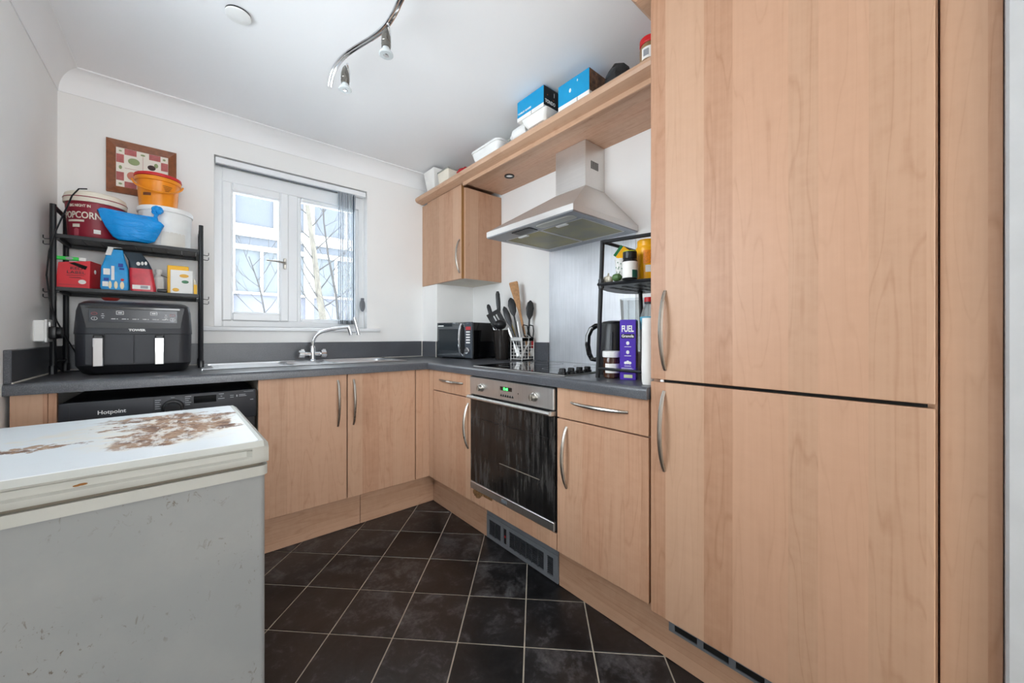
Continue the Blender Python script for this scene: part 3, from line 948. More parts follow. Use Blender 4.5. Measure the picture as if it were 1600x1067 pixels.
for q, dep in zip(bowls, (0.14, 0.09)):
    o = sk.add('bowl', B().loft(bowl(*q, dep, 0.05), caps=False).face(list(bowl(*q, dep, 0.05)[-1])), SINKST)
    sk.add('bowl_corner_rim', B().tube([*rr(ZT + 0.0035, q[1] - q[0], q[3] - q[2], 0.05, (q[0] + q[1]) / 2, (q[2] + q[3]) / 2), rr(ZT + 0.0035, q[1] - q[0], q[3] - q[2], 0.05, (q[0] + q[1]) / 2, (q[2] + q[3]) / 2)[0]], 0.004, 6), SINKST, o)
    sk.add('waste', B().lathe([(0.03, ZT + 0.0045 - dep), (0.028, ZT + 0.007 - dep)], (q[0] + q[1]) / 2, (q[2] + q[3]) / 2, 18), CHROME, o)

tp = Thing('mixer_tap', 'chrome two-handle mixer tap with long swivel spout', 'tap', (0.611, 2.700, ZT + 0.003))
tp.add('body', B().lathe([(0.026, ZT + 0.0035), (0.026, ZT + 0.010), (0.018, ZT + 0.016), (0.017, ZT + 0.045), (0.017, ZT + 0.085), (0.013, ZT + 0.10)], 0.611, 2.70, 18).tube([(0.565, 2.70, 0.945), (0.66, 2.70, 0.945)], 0.013, 12), CHROME)
for s in (-1, 1):
    xa = 0.611 + s * 0.045
    xb = 0.611 + s * 0.082
    hnd = tp.add('handle', B().tube([(xa, 2.70, 0.945), (xa + s * 0.004, 2.70, 0.945), (xb - s * 0.004, 2.70, 0.945), (xb, 2.70, 0.945)], [0.017, 0.025, 0.025, 0.021], 14), CHROME)
    tp.add('grip_ridge', B().box(min(xa, xb) + 0.012, max(xa, xb) - 0.004, 2.694, 2.706, 0.967, 0.976, 0.002), CHROME, hnd)
sp_pts = [(0.611, 2.70, 0.985), (0.613, 2.698, 1.025), (0.620, 2.694, 1.050), (0.635, 2.688, 1.072), (0.658, 2.680, 1.088), (0.70, 2.665, 1.102), (0.76, 2.645, 1.115), (0.815, 2.628, 1.122)]
spo = tp.add('spout', B().tube(sp_pts, 0.0105, 12), CHROME)
tp.add('spray_head', B().tube([(0.814, 2.628, 1.127), (0.818, 2.627, 1.105), (0.828, 2.624, 1.068)], [0.012, 0.0135, 0.011], 12), CHROME, spo)
tp.add('swivel_arm', B().tube([(0.820, 2.627, 1.088), (0.868, 2.618, 1.088)], 0.005, 8).tube([(0.845, 2.62, 1.186), (0.873, 2.612, 1.070)], [0.0115, 0.013], 12), CHROME, spo)

# ------------------------------------------------------------------ tumble dryer and left filler
wm = Thing('tumble_dryer', 'black front-loading laundry machine under the worktop', 'appliance', (-0.06, 2.4, 0))
wm.add('cabinet', B().box(-0.357, 0.236, 2.112, 2.70, 0.004, 0.816, 0.006, 2), BLACKP)
fp = wm.add('control_panel', B().box(-0.359, 0.238, 2.096, 2.1115, 0.690, 0.818, 0.007, 2), BLACKS)
wm.add('top_edge', B().box(-0.335, 0.232, 2.0945, 2.0975, 0.8135, 0.8165), GREYD, fp)
wm.add('drawer_outline', B().box(-0.333, -0.3315, 2.0950, 2.0962, 0.70, 0.805).box(-0.1085, -0.107, 2.0950, 2.0962, 0.70, 0.812), BLACKP, fp)
dial = wm.add('dial', B().lathe([(0.034, 0), (0.033, 0.012), (0.026, 0.014), (0.024, 0.022)], n=26, mat=Matrix.Translation((-0.050, 2.0955, 0.765)) @ Matrix.Rotation(R(90), 4, 'X')), BLACKP, fp)
wm.add('dial_ring', B().lathe([(0.0345, 0.0), (0.0365, 0.002), (0.036, 0.005)], n=26, mat=Matrix.Translation((-0.050, 2.0955, 0.765)) @ Matrix.Rotation(R(90), 4, 'X'), caps=False), GREYD, fp)
wm.text('Hotpoint', 0.0205, (-0.262, 2.0955, 0.766), (1, 0, 0), (0, 0, 1), INKW, 'lettering', fp, bold=0.0003)
b = B()
for k in range(5):
    b.box(-0.108 + 0.004, -0.086 - (k % 2) * 0.004, 2.0948, 2.0958, 0.800 - k * 0.0085, 0.8025 - k * 0.0085)
    b.box(-0.012, 0.008 - (k % 3) * 0.004, 2.0948, 2.0958, 0.806 - k * 0.0085, 0.8085 - k * 0.0085)
b.box(-0.056, -0.044, 2.0948, 2.0958, 0.8065, 0.8090)
b.box(0.100, 0.118, 2.0948, 2.0958, 0.8060, 0.8085).box(0.098, 0.120, 2.0948, 2.0958, 0.786, 0.7885).box(0.106, 0.112, 2.0948, 2.0958, 0.796, 0.7985)
b.box(0.140, 0.153, 2.0948, 2.0958, 0.796, 0.798).box(0.140, 0.153, 2.0948, 2.0958, 0.788, 0.790).box(0.162, 0.167, 2.0948, 2.0958, 0.789, 0.798)
b.box(0.172, 0.196, 2.0948, 2.0958, 0.796, 0.7985).box(0.172, 0.200, 2.0948, 2.0958, 0.790, 0.7925).box(0.190, 0.226, 2.0948, 2.0958, 0.8085, 0.8100)
b.box(0.214, 0.226, 2.0948, 2.0958, 0.770, 0.773)
wm.add('panel_print', b, INKG, fp)['kind'] = 'stuff'
wm.add('display_window', B().box(0.016, 0.092, 2.0950, 2.0960, 0.776, 0.806), BLACKG, fp)
wm.add('porthole', B().lathe([(0.19, 0), (0.185, 0.018), (0.15, 0.022), (0.14, 0.008)], n=36, mat=Matrix.Translation((-0.06, 2.1115, 0.42)) @ Matrix.Rotation(R(90), 4, 'X')), BLACKG)
t = Thing('filler_panel', 'pale maple filler boards between the left wall and the dryer', 'panel', (-0.41, 2.12, 0))
t.add('wide_board', B().box(-0.468, -0.384, 2.108, 2.126, 0.002, 0.8575, 0.001), WOODV)
t.add('narrow_board', B().box(-0.383, -0.3625, 2.109, 2.127, 0.002, 0.8575, 0.001), WOODV)

# ------------------------------------------------------------------ chest freezer
fz = Thing('chest_freezer', 'small white chest freezer with rust-stained lid', 'freezer', (-0.163, 1.36, 0), R(1.5), local=True)
hw, hd_ = 0.300, 0.3125
b = B().loft([rr(0.03, 2 * hw - 0.012, 2 * hd_ - 0.018, 0.012), rr(0.735, 2 * hw - 0.012, 2 * hd_ - 0.018, 0.012)])
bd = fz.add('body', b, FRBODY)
fz.add('body_rim', B().loft([rr(0.7355, 2 * hw - 0.002, 2 * hd_ - 0.004, 0.016), rr(0.758, 2 * hw - 0.002, 2 * hd_ - 0.004, 0.016)]), M('lid_trim_plastic', (176, 176, 169), 0.42))
fz.add('lid_seal', B().loft([rr(0.7585, 2 * hw - 0.02, 2 * hd_ - 0.024, 0.014), rr(0.7650, 2 * hw - 0.02, 2 * hd_ - 0.024, 0.014)]), M('grubby_seal', (120, 112, 98), 0.8))
lp = [(-hd_ + 0.002, 0.766), (-hd_, 0.770), (-hd_, 0.779), (-hd_ + 0.009, 0.783), (-hd_ + 0.010, 0.796), (-hd_ + 0.002, 0.800), (-hd_, 0.804), (-hd_ + 0.012, 0.815), (hd_ - 0.008, 0.815), (hd_, 0.806), (hd_, 0.766)]
le = [(p[0] if i not in (3, 4, 5) else -hd_, p[1]) for i, p in enumerate(lp)]
rings = [[(x, u, v) for u, v in prof] for x, prof in ((-hw, le), (-hw + 0.03, le), (-hw + 0.038, lp), (hw - 0.043, lp), (hw - 0.033, le), (hw - 0.010, le))]
rings.append([(hw, u * 0.985, 0.766 + (v - 0.766) * 0.86) for u, v in le])
ld = fz.add('lid', B().loft(rings), M('lid_trim_plastic', (176, 176, 169), 0.42))
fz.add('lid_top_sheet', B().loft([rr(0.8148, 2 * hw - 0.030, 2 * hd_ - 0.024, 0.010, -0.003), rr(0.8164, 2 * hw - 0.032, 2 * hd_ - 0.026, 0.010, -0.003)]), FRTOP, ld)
fz.add('rust_spot', B().ell((0.004, -hd_ + 0.0088, 0.787), 0.007, 0.0008, 0.0022).ell((-0.003, -hd_ + 0.0088, 0.786), 0.005, 0.0008, 0.0018), M('rust_brown', (138, 92, 44), 0.9), ld)
fz.add('hinge', B().box(-0.2, -0.14, hd_ - 0.004, hd_ + 0.008, 0.70, 0.80), WHITEP)
fz.add('hinge', B().box(0.12, 0.18, hd_ - 0.004, hd_ + 0.008, 0.70, 0.80), WHITEP)
for sx in (-1, 1):
    for sy in (-1, 1):
        fz.add('foot', B().lathe([(0.02, 0.001), (0.02, 0.031)], sx * 0.25, sy * 0.26, 12), BLACKP)

# ------------------------------------------------------------------ left worktop rack
RX0, RX1, RY0, RY1 = -0.444, 0.048, 2.52, 2.745
rk = Thing('worktop_rack', 'two-tier black metal worktop rack by the window', 'rack', (-0.2, 2.63, ZT))
for x in (RX0, RX1):
    for y, tz in ((RY0, 1.632), (RY1, 1.632)):
        p = rk.add('post', B().tube([(x, y, ZT + 0.001), (x, y, tz)], 0.0098, 10), BLACKM)
        rk.add('rubber_foot', B().lathe([(0.0125, ZT), (0.0125, ZT + 0.035), (0.0115, ZT + 0.037)], x, y, 10), BLACKP, p)
    rk.add('side_rail', B().tube([(x, RY0, 1.624), (x, RY1, 1.624)], 0.0085, 8), BLACKM)
    rk.add('side_rail', B().tube([(x, RY0, 0.95), (x, RY1, 0.95)], 0.005, 8), BLACKM)
for zs in (1.500, 1.270):
    sh = rk.add('shelf', B().box(RX0 + 0.008, RX1 - 0.008, RY0 - 0.007, RY0 + 0.006, zs - 0.010, zs + 0.006, 0.001).box(RX0 + 0.008, RX1 - 0.008, RY1 - 0.006, RY1 + 0.006, zs - 0.018, zs + 0.006, 0.001).box(RX0 + 0.006, RX0 + 0.018, RY0, RY1, zs - 0.018, zs + 0.006).box(RX1 - 0.018, RX1 - 0.006, RY0, RY1, zs - 0.018, zs + 0.006), BLACKM)
    n = 8
    for k in range(n):
        xa = RX0 + 0.019 + (RX1 - RX0 - 0.038) * k / n
        xb = RX0 + 0.019 + (RX1 - RX0 - 0.038) * (k + 1) / n
        rk.add('slat', B().box(xa + 0.001, xb - 0.001, RY0 + 0.007, RY1 - 0.007, zs - 0.003, zs + 0.002), BLACKM, sh)
    for s, x in ((-1, RX0), (1, RX1)):
        for dz in (0.012, -0.012):
            rk.add('hook', B().tube([(x + s * 0.008, RY0 + 0.02, zs + dz - 0.028), (x + s * 0.026, RY0 + 0.02, zs + dz - 0.030), (x + s * 0.031, RY0 + 0.02, zs + dz - 0.026), (x + s * 0.031, RY0 + 0.02, zs + dz - 0.014)], 0.0018, 6), BLACKM)
ZS1, ZS2 = 1.507, 1.277

# things on the top tier
def drum(t, name, cx, cy, prof, mat, n=36):
    return t.add(name, B().lathe(prof, cx, cy, n), mat)
MAROON = M('maroon_plastic', (142, 30, 50), 0.42)
tb = Thing('popcorn_tub', 'maroon popcorn tub with cream lid on the left of the top tier', 'tub', (-0.332, 2.632, ZS1))
drum(tb, 'tub_body', -0.332, 2.632, [(0.086, ZS1), (0.088, ZS1 + 0.004), (0.097, ZS1 + 0.158), (0.097, ZS1 + 0.162)], MAROON)
drum(tb, 'lid', -0.332, 2.632, [(0.1025, ZS1 + 0.1622), (0.1035, ZS1 + 0.166), (0.1025, ZS1 + 0.190), (0.098, ZS1 + 0.205), (0.088, ZS1 + 0.212), (0.080, ZS1 + 0.208)], CREAMP)
tb.add('lid_groove', B().lathe([(0.1040, ZS1 + 0.181), (0.1046, ZS1 + 0.183), (0.1040, ZS1 + 0.185)], -0.332, 2.632, 36, caps=False), MAROON)
A0 = R(180 + 52)
tb.text('POPCORN', 0.042, (0, 0, ZS1 + 0.086), None, None, CREAMP, bend=(-0.332, 2.632, 0.0945, R(203)), sx=0.70, bold=0.0008)
tb.text('BIG NIGHT IN', 0.017, (0, 0, ZS1 + 0.136), None, None, CREAMP, bend=(-0.332, 2.632, 0.0965, R(222)), sx=0.72, bold=0.0004)
def patch(cx, cy, rad, a0, a1, z0, z1, n=8, h=0.0012):
    """thin label wrapped on a drum"""
    b = B()
    rows = []
    for rr_, zz in ((rad, z0), (rad + h, z0), (rad + h, z1), (rad, z1)):
        rows.append([(cx + rr_ * math.cos(a0 + (a1 - a0) * k / n), cy + rr_ * math.sin(a0 + (a1 - a0) * k / n), zz) for k in range(n + 1)])
    b.loft(rows, caps=False, close=False)
    return b
tb.add('ribbon_print', patch(-0.332, 2.632, 0.0925, R(214), R(254), ZS1 + 0.070, ZS1 + 0.079), CREAMP)
tb.add('badge_print', patch(-0.332, 2.632, 0.0905, R(226), R(244), ZS1 + 0.046, ZS1 + 0.060), CREAMP)
tb.add('bag_print', patch(-0.332, 2.632, 0.0887, R(229), R(241), ZS1 + 0.008, ZS1 + 0.044), M('rose_print', (176, 78, 92), 0.5))
tb.add('white_label', patch(-0.332, 2.632, 0.0895, R(272), R(286), ZS1 + 0.022, ZS1 + 0.040), PAPERW)

wb = Thing('white_bucket', 'plain white lidded bucket at the right of the top tier', 'bucket', (-0.090, 2.640, ZS1))
drum(wb, 'bucket_body', -0.090, 2.640, [(0.094, ZS1), (0.096, ZS1 + 0.005), (0.1025, ZS1 + 0.168), (0.1025, ZS1 + 0.174)], WHITEP)
drum(wb, 'lid', -0.090, 2.640, [(0.1075, ZS1 + 0.1745), (0.1085, ZS1 + 0.178), (0.1080, ZS1 + 0.192), (0.104, ZS1 + 0.199), (0.098, ZS1 + 0.200)], WHITEP)
wb.add('label', patch(-0.090, 2.640, 0.0975, R(262), R(320), ZS1 + 0.004, ZS1 + 0.075), M('off_white_label', (224, 220, 212), 0.5))

ORANGE = M('orange_plastic', (240, 146, 24), 0.32)
ob = Thing('orange_bucket', 'orange bucket with red lid perched on the white bucket', 'bucket', (-0.118, 2.645, ZS1 + 0.2))
z0 = ZS1 + 0.2005
OC = (-0.118, 2.645)
drum(ob, 'bucket_body', *OC, [(0.068, z0), (0.072, z0 + 0.003), (0.078, z0 + 0.10), (0.082, z0 + 0.128), (0.0885, z0 + 0.13), (0.0885, z0 + 0.147), (0.083, z0 + 0.149)], ORANGE)
drum(ob, 'lid', *OC, [(0.090, z0 + 0.1492), (0.091, z0 + 0.152), (0.089, z0 + 0.163), (0.083, z0 + 0.166)], M('red_lid', (206, 40, 44), 0.4))
hp = []
for k in range(15):
    a = R(196 + 150 * k / 14)
    hp.append((OC[0] + 0.098 * math.cos(a), OC[1] + 0.098 * math.sin(a), z0 + 0.128 - 0.062 * math.sin(math.pi * k / 14) ** 0.8))
ob.add('carry_handle', B().tube(hp, 0.0045, 6, flat=1.0), ORANGE)
ob.add('bowl_print', patch(*OC, 0.0752, R(226), R(252), z0 + 0.050, z0 + 0.064), M('brown_print', (112, 62, 40), 0.5))
for k in range(4):
    ob.add('small_print', patch(*OC, 0.0795, R(284 + 2 * k), R(312 - 3 * k), z0 + 0.106 - 0.008 * k, z0 + 0.1085 - 0.008 * k), M('dark_orange_print', (120, 66, 20), 0.5))

kbag = N('blue_polythene')
kg = kbag.n('NewGeometry').outputs['Position']
kbag.b.inputs['Base Color'].default_value = lin((2, 150, 232))
kbag.b.inputs['Roughness'].default_value = 0.22
kw = kbag.n('Mapping')
kw.inputs['Rotation'].default_value = (0, R(-35), 0)
kw.inputs['Scale'].default_value = (0.35, 0.6, 1.6)
kbag.put(kw.inputs[0], kg)
kbag.bump(kbag.noise(kw.outputs[0], 34, 4, 0.6, 1.6), 0.7, 0.010)
BAGB = kbag.m
bg_ = Thing('blue_carrier_bag', 'knotted bright blue plastic bag slumped on the top tier', 'bag', (-0.20, 2.525, ZS1))
def sack(cx, cy, rows, n=28, wob=0.006, seed=3):
    rnd = random.Random(seed)
    ph = [rnd.uniform(0, 6.28) for _ in range(6)]
    rings = []
    for i, (z, w, d, ox, sl) in enumerate(rows):
        ring = []
        for k in range(n):
            a = 2 * math.pi * k / n
            f = 1 + wob / 0.05 * (0.5 * math.sin(5 * a + ph[0] + i * 0.6) + 0.35 * math.sin(9 * a + ph[1] - i * 0.8) + 0.25 * math.sin(13 * a + ph[2] + i))
            x = cx + ox + w / 2 * math.cos(a) * f
            y = cy + d / 2 * math.sin(a) * f
            ring.append((x, y, z + sl * (x - cx - ox)))
        rings.append(ring)
    return rings
rows = [(ZS1 + 0.001, 0.10, 0.05, 0.0, 0), (ZS1 + 0.012, 0.135, 0.07, 0.0, -0.02), (ZS1 + 0.05, 0.175, 0.085, -0.003, -0.05), (ZS1 + 0.085, 0.205, 0.085, -0.004, -0.10), (ZS1 + 0.112, 0.222, 0.075, -0.004, -0.14), (ZS1 + 0.123, 0.20, 0.055, -0.002, -0.16), (ZS1 + 0.126, 0.10, 0.03, 0.03, -0.12), (ZS1 + 0.130, 0.03, 0.02, 0.066, 0)]
bg_.add('sack', B().loft(sack(-0.198, 2.515, rows, n=48, wob=0.0038)), BAGB)
b = B().tube([(-0.125, 2.515, ZS1 + 0.11), (-0.122, 2.515, ZS1 + 0.135), (-0.119, 2.515, ZS1 + 0.15)], [0.014, 0.007, 0.010], 8)
for k in range(7):
    a = k * 0.9
    b.ell((-0.116 + 0.010 * math.cos(a), 2.515 + 0.008 * math.sin(a), ZS1 + 0.166 + 0.009 * math.sin(k * 1.7)), 0.013, 0.010, 0.014, 8, 6)
bg_.add('knot', b, BAGB)

# things on the lower tier
REDB = M('red_card', (214, 26, 40), 0.45)
tea = Thing('tea_box', 'torn-open red tea box on the lower tier', 'box', (-0.378, 2.585, ZS2))
b = B().loft([[(-0.440, 2.532, ZS2), (-0.340, 2.532, ZS2), (-0.318, 2.63, ZS2), (-0.418, 2.63, ZS2)], [(-0.432, 2.534, ZS2 + 0.108), (-0.338, 2.534, ZS2 + 0.124), (-0.316, 2.63, ZS2 + 0.124), (-0.412, 2.63, ZS2 + 0.108)]], caps=False)
tea.add('carton', b, REDB)
tea.add('base', B().box(-0.43, -0.335, 2.54, 2.62, ZS2 + 0.0005, ZS2 + 0.004), REDB)
tea.add('inner_dark_sheet', B().box(-0.418, -0.345, 2.545, 2.615, ZS2 + 0.07, ZS2 + 0.075), DARKGAP)  # near-black sheet inside the open carton
tea.add('torn_flap', B().face([(-0.402, 2.531, ZS2 + 0.108), (-0.352, 2.529, ZS2 + 0.082), (-0.346, 2.531, ZS2 + 0.098), (-0.385, 2.5315, ZS2 + 0.112)]), DARKGAP)
tea.text('RED', 0.017, (-0.398, 2.5318, ZS2 + 0.080), (1, 0, 0), (0, 0, 1), INKB, sx=1.2)
tea.text('LABEL', 0.018, (-0.408, 2.5316, ZS2 + 0.062), (1, 0, 0), (0, 0, 1), INKB, sx=1.15)
tea.add('rule_print', B().box(-0.408, -0.355, 2.5305, 2.5316, ZS2 + 0.054, ZS2 + 0.0555).box(-0.400, -0.365, 2.5305, 2.5316, ZS2 + 0.044, ZS2 + 0.046).box(-0.43, -0.348, 2.5302, 2.5313, ZS2 + 0.012, ZS2 + 0.0128), INKB)
tea.add('white_roundel', B().ell((-0.362, 2.5312, ZS2 + 0.027), 0.012, 0.0012, 0.010), PAPERW)
tea.add('side_roundel', B().ell((-0.3285, 2.578, ZS2 + 0.08), 0.0012, 0.010, 0.010, mat=Matrix.Rotation(R(-12), 4, 'Z')), PAPERW)
GREEN = M('bright_green_card', (44, 206, 74), 0.45)
pen = Thing('green_packet', 'slim green and white packet lying across the red tea box', 'packet', (-0.39, 2.545, ZS2 + 0.1))
pen.add('sleeve', B().box(-0.449, -0.372, 2.530, 2.546, ZS2 + 0.1205, ZS2 + 0.1355, 0.002), GREEN)
pen.add('white_end', B().box(-0.3718, -0.350, 2.530, 2.546, ZS2 + 0.1205, ZS2 + 0.1355, 0.002), PAPERW)
pen.add('oval_print', B().ell((-0.400, 2.5298, ZS2 + 0.128), 0.012, 0.0008, 0.0065), INKG)

SUGB = M('sky_blue_paper', (42, 156, 220), 0.5, noise=(0.15, 30))
su = Thing('sugar_bag', 'sky blue paper sugar bag with crimped white top', 'bag', (-0.262, 2.56, ZS2))
rows = [rr(ZS2, 0.088, 0.060, 0.006, -0.262, 2.56), rr(ZS2 + 0.01, 0.092, 0.064, 0.006, -0.262, 2.56), rr(ZS2 + 0.10, 0.088, 0.058, 0.008, -0.262, 2.56), rr(ZS2 + 0.145, 0.066, 0.040, 0.008, -0.262, 2.56), rr(ZS2 + 0.190, 0.046, 0.012, 0.003, -0.260, 2.555)]
sb = su.add('paper_bag', B().loft(rows), SUGB)
su.add('white_crimp', B().loft([rr(ZS2 + 0.160, 0.020, 0.026, 0.004, -0.284, 2.548), rr(ZS2 + 0.196, 0.018, 0.012, 0.003, -0.276, 2.549), rr(ZS2 + 0.200, 0.050, 0.014, 0.003, -0.262, 2.553)]), PAPERW)
NAVY = M('navy_print', (24, 56, 150), 0.5)
CREAMI = M('cream_print', (236, 222, 186), 0.5)
yf = 2.5268
su.add('white_panel_print', B().box(-0.272, -0.262, yf, yf + 0.002, ZS2 + 0.045, ZS2 + 0.11).box(-0.297, -0.276, yf, yf + 0.002, ZS2 + 0.068, ZS2 + 0.096), PAPERW)
su.add('navy_mark_print', B().box(-0.250, -0.234, yf, yf + 0.002, ZS2 + 0.108, ZS2 + 0.124).box(-0.246, -0.230, yf, yf + 0.002, ZS2 + 0.095, ZS2 + 0.103).box(-0.296, -0.280, yf - 0.0005, yf + 0.002, ZS2 + 0.040, ZS2 + 0.053), NAVY)
for xo, rx_ in ((-0.276, 0.0055), (-0.257, 0.006), (-0.237, 0.007)):
    su.add('oval_print', B().ell((xo, yf, ZS2 + 0.022), rx_, 0.001, 0.018), CREAMI)
su.add('red_dot_print', B().ell((-0.236, yf - 0.001, ZS2 + 0.048), 0.006, 0.001, 0.006), INKR)
su.add('barcode_print', B().box(-0.300, -0.282, yf, yf + 0.002, ZS2 + 0.014, ZS2 + 0.036), PAPERW)

POUCH = M('coral_red_foil', (206, 52, 66), 0.35, noise=(0.2, 40))
POUCHD = M('dark_teal_foil', (24, 44, 58), 0.35)
po = Thing('foil_pouch', 'red foil pouch with dark teal top beside the blue sugar bag', 'pouch', (-0.168, 2.562, ZS2))
po.add('red_lower', B().loft([rr(ZS2, 0.088, 0.050, 0.012, -0.166, 2.562), rr(ZS2 + 0.02, 0.090, 0.052, 0.012, -0.168, 2.562), rr(ZS2 + 0.11, 0.080, 0.046, 0.012, -0.176, 2.562)]), POUCH)
po.add('dark_upper', B().loft([rr(ZS2 + 0.1102, 0.081, 0.047, 0.012, -0.176, 2.562), rr(ZS2 + 0.145, 0.070, 0.034, 0.010, -0.184, 2.560), rr(ZS2 + 0.185, 0.062, 0.008, 0.003, -0.205, 2.556)]), POUCHD)
for xo, yo, zo, rx_ in ((-0.184, 2.5385, 0.132, 0.007), (-0.170, 2.5390, 0.135, 0.005), (-0.158, 2.5405, 0.137, 0.005)):
    po.add('white_mark', B().ell((xo, yo, ZS2 + zo), rx_, 0.002, 0.009), PAPERW)
po.add('barcode_label', B().box(-0.204, -0.142, 2.5345, 2.5362, ZS2 + 0.010, ZS2 + 0.030), PAPERW)
po.add('barcode', B().box(-0.176, -0.150, 2.5338, 2.5348, ZS2 + 0.014, ZS2 + 0.027), INKG)
wbt = Thing('spray_bottle', 'small white bottle behind the red foil pouch', 'bottle', (-0.118, 2.645, ZS2))
wbt.add('bottle', B().lathe([(0.020, ZS2), (0.022, ZS2 + 0.004), (0.022, ZS2 + 0.085), (0.010, ZS2 + 0.100), (0.010, ZS2 + 0.108)], -0.118, 2.645, 18), WHITEP)
wbt.add('cap', B().lathe([(0.014, ZS2 + 0.1082), (0.014, ZS2 + 0.124)], -0.118, 2.645, 18), WHITEP)
solo('white_lead', 'thin looping lead behind the yellow packet', 'cable', B().tube([(-0.108, 2.62, ZS2 + 0.095), (-0.085, 2.615, ZS2 + 0.085), (-0.058, 2.61, ZS2 + 0.06), (-0.047, 2.605, ZS2 + 0.03), (-0.047, 2.60, ZS2 + 0.006)], 0.002, 6), M('grey_lead', (92, 84, 80), 0.5), (-0.047, 2.60, ZS2))
solo('black_adapter', 'black plug adapter lying on the lower tier', 'adapter', B().box(-0.118, -0.082, 2.535, 2.575, ZS2 + 0.0008, ZS2 + 0.018, 0.004, 2), BLACKP, (-0.1, 2.555, ZS2))
YEL = M('yellow_card', (246, 186, 20), 0.45)
yp = Thing('yellow_packet', 'yellow packet with a white printed card in front', 'packet', (-0.035, 2.56, ZS2))
yp.add('yellow_back', B().box(-0.082, 0.0, 2.560, 2.585, ZS2 + 0.0005, ZS2 + 0.142, 0.003), YEL)
yp.add('white_card', B().box(-0.070, 0.016, 2.540, 2.558, ZS2 + 0.0005, ZS2 + 0.118, 0.002), PAPERW)
GRN = M('leaf_green_print', (66, 124, 84), 0.5)
for xo, zo, rx_ in ((-0.018, 0.090, 0.018), (-0.050, 0.018, 0.013)):
    yp.add('leaf_print', B().ell((xo, 2.5396, ZS2 + zo), rx_, 0.001, 0.009), M('gold_print', (232, 176, 66), 0.5))
yp.add('green_print', B().ell((-0.014, 2.5396, ZS2 + 0.060), 0.014, 0.001, 0.008), GRN)
y2 = Thing('cream_packet', 'narrow cream and yellow packet at the right end of the lower tier', 'packet', (0.027, 2.57, ZS2))
y2.add('pouch', B().loft([rr(ZS2 + 0.0005, 0.016, 0.055, 0.004, 0.026, 2.575), rr(ZS2 + 0.055, 0.014, 0.05, 0.004, 0.025, 2.575), rr(ZS2 + 0.080, 0.005, 0.02, 0.002, 0.021, 2.575)]), CREAMP)
y2.add('yellow_stripe', B().box(0.0195, 0.0325, 2.543, 2.5472, ZS2 + 0.002, ZS2 + 0.05), YEL)

# ------------------------------------------------------------------ air fryer
af = Thing('air_fryer', 'black dual-drawer air fryer under the rack', 'air fryer', (-0.172, 2.45, ZT))
cx, cy, W, D = -0.174, 2.452, 0.372, 0.300
af.add('base', B().loft([rr(ZT + 0.0006, W - 0.07, D - 0.07, 0.05, cx, cy), rr(ZT + 0.010, W - 0.04, D - 0.04, 0.05, cx, cy), rr(ZT + 0.042, W - 0.008, D - 0.012, 0.045, cx, cy)]), BLACKP)
af.add('housing', B().loft([rr(ZT + 0.0422, W - 0.008, D - 0.012, 0.045, cx, cy + 0.001), rr(ZT + 0.172, W - 0.004, D - 0.006, 0.045, cx, cy), rr(ZT + 0.174, W, D, 0.045, cx, cy), rr(ZT + 0.270, W - 0.010, D - 0.014, 0.045, cx, cy + 0.004), rr(ZT + 0.300, W - 0.022, D - 0.030, 0.045, cx, cy + 0.008), rr(ZT + 0.311, W - 0.050, D - 0.060, 0.040, cx, cy + 0.010)]), BLACKS)
af.add('top_band', B().loft([rr(ZT + 0.3112, W - 0.052, D - 0.062, 0.040, cx, cy + 0.010), rr(ZT + 0.316, W - 0.075, D - 0.085, 0.035, cx, cy + 0.010)]), GREYP)
yf = cy - D / 2
def dr_panel(xa, xb):
    return af.add('drawer', B().loft([[(xa, yf - 0.004, ZT + 0.048), (xb, yf - 0.004, ZT + 0.048), (xb, yf + 0.03, ZT + 0.048), (xa, yf + 0.03, ZT + 0.048)], [(xa, yf - 0.003, ZT + 0.171), (xb, yf - 0.003, ZT + 0.171), (xb, yf + 0.03, ZT + 0.171), (xa, yf + 0.03, ZT + 0.171)]]), BLACKS)
for xa, xb, hx in ((-0.320, -0.1815, -0.2795), (-0.1775, -0.034, -0.0965)):
    d = dr_panel(xa, xb)
    hn = af.add('handle', B().box(hx - 0.016, hx + 0.014, yf - 0.040, yf - 0.004, ZT + 0.152, ZT + 0.170, 0.004), BLACKP, d)
    af.add('chrome_grip', B().box(hx - 0.0165, hx + 0.0135, yf - 0.042, yf - 0.026, ZT + 0.040, ZT + 0.156, 0.002), CHROME, d)
cpn = af.add('control_recess', B().loft([[(-0.335, yf + 0.0, ZT + 0.290), (-0.015, yf + 0.0, ZT + 0.290), (-0.030, yf + 0.0, ZT + 0.198), (-0.318, yf + 0.0, ZT + 0.198)], [(-0.335, yf + 0.018, ZT + 0.290), (-0.015, yf + 0.018, ZT + 0.290), (-0.030, yf + 0.010, ZT + 0.198), (-0.318, yf + 0.010, ZT + 0.198)]]), BLACKP)
af.add('vent_slot', B().box(-0.322, -0.030, yf - 0.0016, yf + 0.004, ZT + 0.2795, ZT + 0.2885, 0.0008), BLACKG)
PANEL = M('fryer_panel_gloss', (44, 46, 52), 0.18)
yq = yf - 0.0012
cpl = af.add('control_panel', B().box(-0.312, -0.040, yq, yq + 0.003, ZT + 0.222, ZT + 0.278, 0.0008), PANEL)
yt = yq - 0.0009
def outline(x, z, w, h, t=0.0012):
    b = B().box(x - w / 2, x + w / 2, yt, yt + 0.001, z + h / 2 - t, z + h / 2).box(x - w / 2, x + w / 2, yt, yt + 0.001, z - h / 2, z - h / 2 + t)
    return b.box(x - w / 2, x - w / 2 + t, yt, yt + 0.001, z - h / 2, z + h / 2).box(x + w / 2 - t, x + w / 2, yt, yt + 0.001, z - h / 2, z + h / 2)
